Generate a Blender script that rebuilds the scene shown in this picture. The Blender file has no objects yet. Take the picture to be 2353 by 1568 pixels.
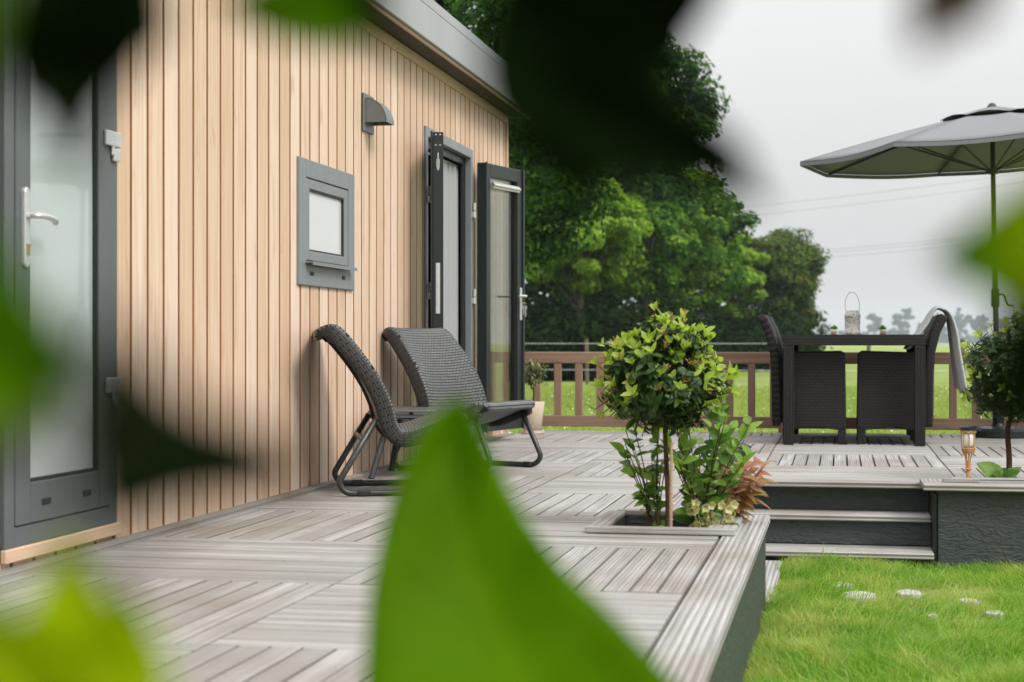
import bpy, math, random
import numpy as np
from mathutils import Vector, Matrix, Euler
R = math.radians
random.seed(7)
rng = np.random.default_rng(11)
scn = bpy.context.scene
col = scn.collection

# ------------------------------------------------------------------ camera, sky, sun, exposure
TH = R(10.87); CAMX = 2.45; H = 0.69; FP = 3922.0; CX = 1176.5; HY = 787.0
cd = bpy.data.cameras.new('camera'); cam = bpy.data.objects.new('camera', cd); col.objects.link(cam)
cam.location = (CAMX, 0, H); cam.rotation_euler = (R(90), 0, TH)
cd.lens = 60; cd.sensor_width = 36; cd.shift_y = 0.0013
cd.clip_start = 0.05; cd.clip_end = 8000
cd.dof.use_dof = True; cd.dof.focus_distance = 8.2; cd.dof.aperture_fstop = 4.0; cd.dof.aperture_blades = 9
scn.camera = cam

SUN_EL, SUN_AZ = R(46), R(122)        # azimuth clockwise from +Y
w = bpy.data.worlds.new('World'); scn.world = w; w.use_nodes = True
nt = w.node_tree; nt.nodes.clear()
out = nt.nodes.new('ShaderNodeOutputWorld'); bg = nt.nodes.new('ShaderNodeBackground')
sky = nt.nodes.new('ShaderNodeTexSky'); sky.sky_type = 'NISHITA'; sky.sun_disc = False
sky.sun_elevation = SUN_EL; sky.sun_rotation = SUN_AZ; sky.dust_density = 4; sky.air_density = 1.0
hs = nt.nodes.new('ShaderNodeHueSaturation'); hs.inputs['Saturation'].default_value = 0.10
tc = nt.nodes.new('ShaderNodeTexCoord'); sp = nt.nodes.new('ShaderNodeSeparateXYZ')
mr = nt.nodes.new('ShaderNodeMapRange'); mr.inputs[1].default_value = 0; mr.inputs[2].default_value = 1
mr.inputs[3].default_value = 4.1; mr.inputs[4].default_value = 16.5      # overcast layer: brighter overhead
pw = nt.nodes.new('ShaderNodeMath'); pw.operation = 'POWER'; pw.use_clamp = True; pw.inputs[1].default_value = 1.3
nz = nt.nodes.new('ShaderNodeTexNoise'); nz.inputs['Scale'].default_value = 2.2; nz.inputs['Detail'].default_value = 3
nm = nt.nodes.new('ShaderNodeMapRange'); nm.inputs[3].default_value = 0.86; nm.inputs[4].default_value = 1.14
ml = nt.nodes.new('ShaderNodeMath'); ml.operation = 'MULTIPLY'
cc = nt.nodes.new('ShaderNodeCombineColor')
mx = nt.nodes.new('ShaderNodeMix'); mx.data_type = 'RGBA'; mx.inputs[0].default_value = 0.88
L = nt.links
L.new(sky.outputs[0], hs.inputs['Color']); L.new(tc.outputs['Generated'], sp.inputs[0]); L.new(sp.outputs[2], pw.inputs[0]); L.new(pw.outputs[0], mr.inputs[0])
L.new(tc.outputs['Generated'], nz.inputs['Vector']); L.new(nz.outputs[0], nm.inputs[0])
L.new(mr.outputs[0], ml.inputs[0]); L.new(nm.outputs[0], ml.inputs[1])
for i in range(3): L.new(ml.outputs[0], cc.inputs[i])
L.new(hs.outputs[0], mx.inputs[6]); L.new(cc.outputs[0], mx.inputs[7])
L.new(mx.outputs[2], bg.inputs[0]); bg.inputs[1].default_value = 0.10; L.new(bg.outputs[0], out.inputs[0])
sd = bpy.data.lights.new('sun', 'SUN'); sd.energy = 1.5; sd.angle = R(18); sd.color = (1, .95, .88)
sun = bpy.data.objects.new('sun', sd); col.objects.link(sun)
sdir = Vector((math.sin(SUN_AZ)*math.cos(SUN_EL), math.cos(SUN_AZ)*math.cos(SUN_EL), math.sin(SUN_EL)))
sun.rotation_euler = sdir.to_track_quat('Z', 'Y').to_euler(); sun.location = (6, -2, 8)
vs = scn.view_settings; vs.view_transform = 'Standard'; vs.look = 'None'; vs.exposure = 0.80; vs.gamma = 1
scn.cycles.use_denoising = True; scn.cycles.use_adaptive_sampling = True
scn.cycles.max_bounces = 8; scn.cycles.diffuse_bounces = 4; scn.cycles.transparent_max_bounces = 8
scn.cycles.volume_bounces = 0; scn.cycles.sample_clamp_indirect = 6

def at(px, py, Z):
    """point seen at photo position (px,py) (2353 wide) at depth Z metres"""
    xc = (px-CX)/FP*Z
    return Vector((CAMX - Z*math.sin(TH) + xc*math.cos(TH), Z*math.cos(TH) + xc*math.sin(TH), H - (py-HY)/FP*Z))

# ------------------------------------------------------------------ helpers
def link_obj(o, parent=None):
    col.objects.link(o)
    if parent is not None:
        o.parent = parent
    return o

def tag(o, label=None, cat=None, group=None, kind=None):
    if label: o['label'] = label
    if cat: o['category'] = cat
    if group: o['group'] = group
    if kind: o['kind'] = kind
    return o

def thing(name, label, cat, loc=(0, 0, 0), rz=0, group=None):
    o = bpy.data.objects.new(name, None); o.empty_display_size = .1
    col.objects.link(o); o.location = loc; o.rotation_euler = (0, 0, rz)
    return tag(o, label, cat, group)

def copy_tree(o, parent=None):
    c = o.copy(); col.objects.link(c)
    if parent is not None: c.parent = parent
    for ch in [x for x in bpy.data.objects if x.parent == o]:
        copy_tree(ch, c)
    return c

class MB:
    def __init__(s): s.v = []; s.f = []; s.uv = []; s.m = []
    def add(s, vs, fs, uvs=None, mi=0):
        b = len(s.v); s.v += [tuple(p) for p in vs]
        for i, f in enumerate(fs):
            s.f.append(tuple(b+k for k in f))
            s.uv.append(uvs[i] if uvs else [(0, 0)]*len(f)); s.m.append(mi)
        return s
    def box(s, x0, x1, y0, y1, z0, z1, mi=0, rot=None, ax=None):
        """axis box; UV u runs along the longest side (metres), v across"""
        vs = [(x, y, z) for z in (z0, z1) for y in (y0, y1) for x in (x0, x1)]
        fs = [(0, 2, 3, 1), (4, 5, 7, 6), (0, 1, 5, 4), (2, 6, 7, 3), (0, 4, 6, 2), (1, 3, 7, 5)]
        d = [x1-x0, y1-y0, z1-z0]
        k = ax if ax is not None else d.index(max(d))
        o = random.random()*60
        lo = (x0, y0, z0); uvs = []
        for fi, f in enumerate(fs):
            nax = (2, 2, 1, 1, 0, 0)[fi]
            rest = [a for a in range(3) if a != nax]
            ua = k if k in rest else rest[0]
            va = [a for a in rest if a != ua][0]
            uvs.append([(vs[i][ua]-lo[ua]+o, vs[i][va]-lo[va]) for i in f])
        if rot is not None: vs = [rot @ Vector(p) for p in vs]
        return s.add(vs, fs, uvs, mi)
    def tube(s, pts, r, n=8, cap=True, mi=0):
        pts = [Vector(p) for p in pts]; rs = r if isinstance(r, (list, tuple)) else [r]*len(pts)
        vs = []; prev = None; d = 0; uu = []
        for i, p in enumerate(pts):
            t = (pts[min(i+1, len(pts)-1)]-pts[max(i-1, 0)]).normalized()
            if prev is None:
                a = Vector((0, 0, 1)) if abs(t.z) < .9 else Vector((1, 0, 0))
                u = t.cross(a).normalized()
            else:
                u = (prev - t*prev.dot(t)).normalized()
            prev = u; v = t.cross(u)
            if i: d += (p-pts[i-1]).length
            for k in range(n):
                an = 2*math.pi*k/n
                vs.append(p + (u*math.cos(an)+v*math.sin(an))*rs[i]); 
            uu.append(d)
        fs = []; uvs = []
        for i in range(len(pts)-1):
            for k in range(n):
                k2 = (k+1) % n
                fs.append((i*n+k, i*n+k2, (i+1)*n+k2, (i+1)*n+k))
                uvs.append([(uu[i], k/n), (uu[i], (k+1)/n), (uu[i+1], (k+1)/n), (uu[i+1], k/n)])
        if cap:
            fs.append(tuple(reversed(range(n)))); uvs.append([(0, 0)]*n)
            fs.append(tuple((len(pts)-1)*n+k for k in range(n))); uvs.append([(0, 0)]*n)
        return s.add(vs, fs, uvs, mi)
    def lathe(s, prof, n=20, c=(0, 0, 0), mi=0):
        vs = []
        for r_, z in prof:
            for k in range(n):
                a = 2*math.pi*k/n; vs.append((c[0]+r_*math.cos(a), c[1]+r_*math.sin(a), c[2]+z))
        fs = []; uvs = []
        for i in range(len(prof)-1):
            for k in range(n):
                k2 = (k+1) % n; fs.append((i*n+k, i*n+k2, (i+1)*n+k2, (i+1)*n+k))
                uvs.append([(k/n, prof[i][1]), ((k+1)/n, prof[i][1]), ((k+1)/n, prof[i+1][1]), (k/n, prof[i+1][1])])
        fs.append(tuple(reversed(range(n)))); uvs.append([(0, 0)]*n)
        fs.append(tuple((len(prof)-1)*n+k for k in range(n))); uvs.append([(0, 0)]*n)
        return s.add(vs, fs, uvs, mi)
    def grid(s, P, mi=0, uv=None):
        """P[i][j] points"""
        ni, nj = len(P), len(P[0]); vs = [p for row in P for p in row]; fs = []; uvs = []
        for i in range(ni-1):
            for j in range(nj-1):
                q = (i*nj+j, i*nj+j+1, (i+1)*nj+j+1, (i+1)*nj+j); fs.append(q)
                if uv: uvs.append([uv[k//nj][k % nj] for k in q])
                else: uvs.append([(k//nj/(ni-1), k % nj/(nj-1)) for k in q])
        return s.add(vs, fs, uvs, mi)
    def leaf(s, base, d, up, ln, wd, fold=.25, curl=.2, seg=4, mi=0):
        d = Vector(d).normalized(); up = Vector(up)
        side = d.cross(up)
        if side.length < 1e-4: side = d.cross(Vector((1, 0, .3)))
        side.normalize(); nrm = side.cross(d).normalized(); base = Vector(base)
        P = []
        for i in range(seg+1):
            t = i/seg
            hw = wd*.5*max(.04, math.sin(math.pi*min(1, t**.85))**.8) if 0 < t < 1 else wd*.02
            c = base + d*(ln*t) - nrm*(curl*ln*t*t)
            P.append([c + side*hw + nrm*hw*fold*1.6, c, c - side*hw + nrm*hw*fold*1.6])
        return s.grid(P, mi)
    def build(s, name, mats, parent=None, smooth=False, bevel=0, bseg=1, solid=0, soff=-1, sub=0):
        me = bpy.data.meshes.new(name); me.from_pydata(s.v, [], s.f)
        uvl = me.uv_layers.new(name='UVMap')
        flat = [c for f in s.uv for p in f for c in p]
        uvl.data.foreach_set('uv', flat)
        if not isinstance(mats, (list, tuple)): mats = [mats]
        for m in mats: me.materials.append(m)
        me.polygons.foreach_set('material_index', s.m)
        if smooth: me.polygons.foreach_set('use_smooth', [True]*len(me.polygons))
        me.update()
        o = bpy.data.objects.new(name, me); link_obj(o, parent)
        if solid:
            md = o.modifiers.new('solid', 'SOLIDIFY'); md.thickness = solid; md.offset = soff
        if sub:
            md = o.modifiers.new('sub', 'SUBSURF'); md.levels = sub; md.render_levels = sub
        if bevel:
            md = o.modifiers.new('bevel', 'BEVEL'); md.width = bevel; md.segments = bseg; md.limit_method = 'ANGLE'; md.angle_limit = R(50)
        return o

def np_mesh(name, V, F, mats, parent=None, mi=None, smooth=False):
    me = bpy.data.meshes.new(name)
    V = np.asarray(V, dtype=np.float32); F = np.asarray(F, dtype=np.int32)
    me.vertices.add(len(V)); me.vertices.foreach_set('co', V.ravel())
    k = F.shape[1]
    me.loops.add(F.size); me.loops.foreach_set('vertex_index', F.ravel())
    me.polygons.add(len(F)); me.polygons.foreach_set('loop_start', np.arange(0, F.size, k, dtype=np.int32))
    me.polygons.foreach_set('loop_total', np.full(len(F), k, dtype=np.int32))
    if not isinstance(mats, (list, tuple)): mats = [mats]
    for m in mats: me.materials.append(m)
    if mi is not None: me.polygons.foreach_set('material_index', np.asarray(mi, dtype=np.int32))
    if smooth: me.polygons.foreach_set('use_smooth', np.ones(len(F), dtype=bool))
    me.update(calc_edges=True); me.validate()
    o = bpy.data.objects.new(name, me); return link_obj(o, parent)

def smooth_path(pts, n=6):
    pts = [Vector(p) for p in pts]; o = []
    for i in range(len(pts)-1):
        p0 = pts[max(i-1, 0)]; p1 = pts[i]; p2 = pts[i+1]; p3 = pts[min(i+2, len(pts)-1)]
        for k in range(n):
            t = k/n
            o.append(.5*((2*p1)+(p2-p0)*t+(2*p0-5*p1+4*p2-p3)*t*t+(3*p1-p0-3*p2+p3)*t**3))
    return o+[pts[-1]]

def round_path(pts, r, n=5):
    """polyline with rounded corners"""
    pts = [Vector(p) for p in pts]; o = [pts[0]]
    for i in range(1, len(pts)-1):
        a, b, c = pts[i-1], pts[i], pts[i+1]
        d1 = (a-b); d2 = (c-b); rr = min(r, d1.length*.45, d2.length*.45)
        p = b+d1.normalized()*rr; q = b+d2.normalized()*rr
        for k in range(n+1):
            t = k/n; o.append((1-t)**2*p+2*t*(1-t)*b+t*t*q)
    return o+[pts[-1]]

# ------------------------------------------------------------------ materials
class N:
    """tiny node-graph helper"""
    def __init__(s, name):
        s.m = bpy.data.materials.new(name); s.m.use_nodes = True; s.t = s.m.node_tree; s.t.nodes.clear()
        s.out = s.n('ShaderNodeOutputMaterial')
    def n(s, ty, **kw):
        nd = s.t.nodes.new(ty)
        for k, v in kw.items(): setattr(nd, k, v)
        return nd
    def l(s, a, b): s.t.links.new(a, b)
    def set(s, nd, k, v):
        if hasattr(v, 'links') and hasattr(v, 'is_output'): s.l(v, nd.inputs[k])
        else: nd.inputs[k].default_value = v
    def math(s, op, a, b=None, c=None):
        nd = s.n('ShaderNodeMath', operation=op); s.set(nd, 0, a)
        if b is not None: s.set(nd, 1, b)
        if c is not None: s.set(nd, 2, c)
        return nd.outputs[0]
    def coord(s, kind='Object'): return s.n('ShaderNodeTexCoord').outputs[kind]
    def mapping(s, v, scale=(1, 1, 1), rot=(0, 0, 0)):
        nd = s.n('ShaderNodeMapping'); s.l(v, nd.inputs[0]); nd.inputs['Scale'].default_value = scale; nd.inputs['Rotation'].default_value = rot
        return nd.outputs[0]
    def noise(s, v, scale, detail=4, rough=.55, dist=0):
        nd = s.n('ShaderNodeTexNoise'); s.l(v, nd.inputs['Vector']); nd.inputs['Scale'].default_value = scale
        nd.inputs['Detail'].default_value = detail; nd.inputs['Roughness'].default_value = rough; nd.inputs['Distortion'].default_value = dist
        return nd.outputs[0]
    def ramp(s, f, stops):
        nd = s.n('ShaderNodeValToRGB'); s.l(f, nd.inputs[0]); e = nd.color_ramp.elements
        while len(e) < len(stops): e.new(.5)
        for i, (p, c) in enumerate(stops): e[i].position = p; e[i].color = (*c, 1) if len(c) == 3 else c
        return nd.outputs[0]
    def mix(s, f, a, b, mode='MIX'):
        nd = s.n('ShaderNodeMix', data_type='RGBA', blend_type=mode)
        s.set(nd, 0, f); s.set(nd, 6, (*a, 1) if isinstance(a, tuple) else a); s.set(nd, 7, (*b, 1) if isinstance(b, tuple) else b)
        return nd.outputs[2]
    def mapr(s, f, a, b, c, d):
        nd = s.n('ShaderNodeMapRange'); s.l(f, nd.inputs[0])
        for i, x in enumerate((a, b, c, d)): nd.inputs[i+1].default_value = x
        return nd.outputs[0]
    def rand(s): return s.n('ShaderNodeNewGeometry').outputs['Random Per Island']
    def bump(s, h, strength=.3, dist=.01):
        nd = s.n('ShaderNodeBump'); s.l(h, nd.inputs['Height']); nd.inputs['Strength'].default_value = strength; nd.inputs['Distance'].default_value = dist
        return nd.outputs[0]
    def bsdf(s, color, rough=.6, metal=0, spec=.5, normal=None, **kw):
        b = s.n('ShaderNodeBsdfPrincipled'); s.set(b, 'Base Color', (*color, 1) if isinstance(color, tuple) else color)
        s.set(b, 'Roughness', rough); b.inputs['Metallic'].default_value = metal; s.set(b, 'Specular IOR Level', spec)
        if normal is not None: s.l(normal, b.inputs['Normal'])
        for k, v in kw.items(): s.set(b, k, v)
        return b.outputs[0]
    def done(s, sh): s.l(sh, s.out.inputs[0]); return s.m

def m_plain(name, c, rough=.6, metal=0, spec=.5, var=.12, scale=30, bump=.05):
    g = N(name); o = g.coord()
    f = g.noise(o, scale, 4)
    c2 = g.mix(f, tuple(x*(1-var) for x in c), tuple(min(1, x*(1+var)) for x in c))
    rr = g.mapr(f, .3, .7, max(0, rough-.08), min(1, rough+.08))
    return g.done(g.bsdf(c2, rr, metal, spec, g.bump(f, bump, .004)))

def m_leaf(name, c0, c1, trans=.35, rough=.45, spec=.25, tint=(1.5, 1.6, .5), extra=None, patch=None):
    g = N(name); r = g.rand()
    stops = [(0, c0), (1, c1)] if extra is None else [(0, c0), (.85, c1), (.93, extra)]
    c = g.ramp(r, stops)
    f = g.noise(g.coord(), 45, 2); c = g.mix(g.mapr(f, .3, .7, 0, .3), c, tuple(x*.6 for x in c0))
    if patch:
        pf = g.noise(g.coord(), 2.6, 4, .6); c = g.mix(g.mapr(pf, .46, .62, 0, .85), c, patch)
        pf = g.noise(g.mapping(g.coord(), (1, 1, 1), (.5, .3, 1)), 4.5, 3); c = g.mix(g.mapr(pf, .5, .68, 0, .6), c, tuple(x*.9 for x in c0))
    b = g.bsdf(c, rough, 0, spec)
    tcol = g.mix(1.0, c, tint, 'MULTIPLY')
    t = g.n('ShaderNodeBsdfTranslucent'); g.l(tcol, t.inputs[0])
    mxs = g.n('ShaderNodeMixShader'); mxs.inputs[0].default_value = trans
    g.l(b, mxs.inputs[1]); g.l(t.outputs[0], mxs.inputs[2])
    return g.done(mxs.outputs[0])

def m_fgleaf(name, c, vein, trans, spec=.06):
    g = N(name); uv = g.coord('UV'); sep = g.n('ShaderNodeSeparateXYZ'); g.l(uv, sep.inputs[0])
    av = g.math('ABSOLUTE', g.math('SUBTRACT', sep.outputs[1], .5))
    f = g.noise(g.coord(), 38, 4, .6); f2 = g.noise(g.coord(), 11, 2)
    col_ = g.mix(g.mapr(f, .3, .7, 0, .55), c, tuple(x*.62 for x in c)); col_ = g.mix(g.mapr(f2, .35, .7, 0, .6), col_, tuple(x*1.35 for x in c))
    lat = g.math('SINE', g.math('MULTIPLY', g.math('ADD', sep.outputs[0], g.math('MULTIPLY', av, .35)), 70))
    col_ = g.mix(g.mapr(lat, .75, 1, 0, .14), col_, vein); col_ = g.mix(g.mapr(av, .035, .012, 0, .35), col_, vein)
    b = g.bsdf(col_, .55, 0, spec, g.bump(f, .3, .002)); t = g.n('ShaderNodeBsdfTranslucent'); g.l(g.mix(1.0, col_, (1.4, 1.5, .25), 'MULTIPLY'), t.inputs[0])
    mxs = g.n('ShaderNodeMixShader'); mxs.inputs[0].default_value = trans; g.l(b, mxs.inputs[1]); g.l(t.outputs[0], mxs.inputs[2])
    return g.done(mxs.outputs[0])

def m_cladding():
    g = N('larch_cladding'); r = g.rand(); uv = g.coord('UV')
    st = g.mapping(uv, (1.6, 60, 1))
    f1 = g.noise(st, 1.0, 5, .6, .6)
    f2 = g.noise(g.mapping(uv, (5, 300, 1)), 1.0, 3, .6)
    c = g.ramp(f1, [(.25, (.47, .31, .20)), (.48, (.665, .50, .38)), (.75, (.76, .615, .505))])
    c = g.mix(g.math('MULTIPLY', f2, .30), c, (.48, .31, .20))
    c = g.mix(g.mapr(r, .35, 1, 0, .62), c, (.50, .325, .205)); c = g.mix(g.mapr(r, .3, 0, 0, .4), c, (.78, .66, .57))
    # knots of darker figure here and there
    k = g.noise(g.mapping(uv, (2.2, 9, 1)), 1.4, 2, .5, 1.2)
    c = g.mix(g.mapr(k, .60, .74, 0, .45), c, (.40, .235, .13))
    h = g.math('ADD', f1, g.math('MULTIPLY', f2, .6))
    return g.done(g.bsdf(c, .55, 0, .35, g.bump(h, .25, .003)))

def m_deck(name='weathered_decking', ridge=.0128, warm=0.0, depth=.5):
    g = N(name); uv = g.coord('UV'); r = g.rand(); o = g.coord()
    sep = g.n('ShaderNodeSeparateXYZ'); g.l(uv, sep.inputs[0])
    rd = g.math('SINE', g.math('MULTIPLY', sep.outputs[1], 2*math.pi/ridge))
    f1 = g.noise(g.mapping(uv, (1.2, 55, 1)), 1.0, 5, .65, .4)
    f2 = g.noise(g.mapping(uv, (7, 260, 1)), 1.0, 3, .6)
    big = g.noise(o, 1.3, 4, .55)
    c = g.ramp(f1, [(.24, (.145, .132, .118)), (.5, (.345, .343, .333)), (.78, (.51, .515, .512))])
    c = g.mix(g.mapr(r, .2, 1, 0, .65), c, (.205, .196, .182))
    c = g.mix(g.mapr(big, .47, .68, 0, .6+warm), c, (.185, .150, .120))
    sk = g.noise(o, 70, 2); c = g.mix(g.mapr(sk, .70, .74, 0, .5), c, (.06, .05, .04))
    c = g.mix(g.mapr(f2, .5, .8, 0, .35), c, (.17, .14, .12))
    c = g.mix(g.mapr(rd, -1, -.2, .55 if ridge > .015 else .32, 0), c, (.10, .08, .066))
    h = g.math('ADD', g.math('MULTIPLY', rd, .6), g.math('MULTIPLY', f1, .8))
    return g.done(g.bsdf(c, g.mapr(f1, .3, .7, .5, .75), 0, .35, g.bump(h, depth, .0025)))

def m_wicker(name, c0, c1, su, sv, rough=.42):
    g = N(name); uv = g.coord('UV')
    br = g.n('ShaderNodeTexBrick'); g.l(g.mapping(uv, (su, sv, 1)), br.inputs['Vector'])
    br.inputs['Scale'].default_value = 1; br.inputs['Mortar Size'].default_value = .06; br.inputs['Mortar Smooth'].default_value = .6
    br.inputs['Brick Width'].default_value = 1.0; br.inputs['Row Height'].default_value = .42
    br.inputs['Color1'].default_value = (*c1, 1); br.inputs['Color2'].default_value = (*[x*.8 for x in c1], 1); br.inputs['Mortar'].default_value = (*c0, 1)
    inv = g.math('SUBTRACT', 1.0, br.outputs['Fac'])
    return g.done(g.bsdf(br.outputs[0], rough, 0, .25, g.bump(inv, 1.0, .008)))

def m_panel():
    g = N('slate_panel'); o = g.coord()
    wv = g.n('ShaderNodeTexNoise'); g.l(g.mapping(o, (9, 9, 14), (0, R(35), 0)), wv.inputs['Vector'])
    wv.inputs['Scale'].default_value = 1.6; wv.inputs['Detail'].default_value = 5; wv.inputs['Distortion'].default_value = 2.2
    f = g.noise(g.mapping(o, (18, 18, 70), (0, R(40), 0)), 1.0, 4, .6, .8)
    h = g.math('ADD', wv.outputs[0], g.math('MULTIPLY', f, .7))
    st = g.noise(o, 1.6, 4)
    c = g.ramp(h, [(.35, (.014, .019, .020)), (.9, (.040, .050, .051))])
    c = g.mix(g.mapr(st, .45, .75, 0, .5), c, (.035, .052, .046))
    sk = g.noise(o, 160, 1); c = g.mix(g.mapr(sk, .74, .78, 0, .35), c, (.2, .22, .2))
    return g.done(g.bsdf(c, g.mapr(f, .3, .7, .42, .62), 0, .5, g.bump(h, .55, .012)))

def m_glass(name, c, rough=.03, spec=.5, alpha=None):
    g = N(name); f = g.noise(g.coord(), 2, 3)
    c2 = g.mix(g.mapr(f, .35, .7, 0, .25), c, tuple(x*.8 for x in c))
    return g.done(g.bsdf(c2, rough, 0, spec))

def m_clear(name='clear_glass'):
    g = N(name); lp = g.n('ShaderNodeFresnel'); lp.inputs[0].default_value = 1.5
    tr = g.n('ShaderNodeBsdfTransparent'); tr.inputs[0].default_value = (.80, .86, .82, 1)
    gl = g.n('ShaderNodeBsdfGlossy'); gl.inputs['Roughness'].default_value = .02
    mxs = g.n('ShaderNodeMixShader'); g.l(g.math('MINIMUM', g.math('MULTIPLY', lp.outputs[0], 1.0), .7), mxs.inputs[0])
    g.l(tr.outputs[0], mxs.inputs[1]); g.l(gl.outputs[0], mxs.inputs[2])
    return g.done(mxs.outputs[0])

def m_ground():
    g = N('lawn_soil'); o = g.coord()
    a = g.noise(o, 3.5, 5); b = g.noise(o, 60, 4, .7); d = g.noise(o, .35, 4)
    c = g.ramp(b, [(.3, (.06, .11, .012)), (.55, (.19, .26, .055)), (.8, (.31, .345, .13))])
    c = g.mix(g.mapr(a, .5, .7, 0, .6), c, (.34, .33, .15))
    c = g.mix(g.mapr(d, .4, .65, 0, .5), c, (.27, .33, .11))
    return g.done(g.bsdf(c, .9, 0, .1, g.bump(b, .8, .03)))

def m_fabric(name, c, trans=.12, scale=500, bump=.2, tint=None):
    g = N(name); o = g.coord(); f = g.noise(o, scale, 2); l_ = g.noise(o, 3, 3)
    c2 = g.mix(g.mapr(l_, .3, .7, 0, .18), c, tuple(x*.8 for x in c))
    b = g.bsdf(c2, .85, 0, .2, g.bump(f, bump, .002))
    t = g.n('ShaderNodeBsdfTranslucent'); t.inputs[0].default_value = (*(tint or c), 1)
    mxs = g.n('ShaderNodeMixShader'); mxs.inputs[0].default_value = trans
    g.l(b, mxs.inputs[1]); g.l(t.outputs[0], mxs.inputs[2])
    return g.done(mxs.outputs[0])

def m_bark(name, c0, c1):
    g = N(name); f = g.noise(g.mapping(g.coord(), (12, 12, 3)), 2.0, 5, .65)
    return g.done(g.bsdf(g.ramp(f, [(.3, c0), (.7, c1)]), .9, 0, .2, g.bump(f, .7, .02)))

def m_stainwood(name, c0, c1):
    g = N(name); uv = g.coord('UV'); f = g.noise(g.mapping(uv, (1.5, 45, 1)), 1, 5, .6, .5); r = g.rand()
    c = g.ramp(f, [(.3, c0), (.7, c1)]); c = g.mix(g.mapr(r, 0, 1, 0, .4), c, tuple(x*.6 for x in c0))
    k = g.noise(g.mapping(uv, (4, 20, 1)), 1.2, 2); c = g.mix(g.mapr(k, .68, .74, 0, .7), c, tuple(x*.25 for x in c0))
    return g.done(g.bsdf(c, .6, 0, .35, g.bump(f, .3, .003)))

def m_lantern():
    g = N('pierced_white_ceramic'); uv = g.coord('UV')
    v = g.n('ShaderNodeTexVoronoi'); g.l(g.mapping(uv, (16, 60, 1)), v.inputs['Vector']); v.inputs['Scale'].default_value = 1.0
    c = g.mix(g.mapr(v.outputs['Distance'], .25, .45, 0, 1), (.30, .29, .26), (.60, .585, .54))
    return g.done(g.bsdf(c, .6, 0, .3, g.bump(v.outputs['Distance'], .6, .004)))

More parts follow.
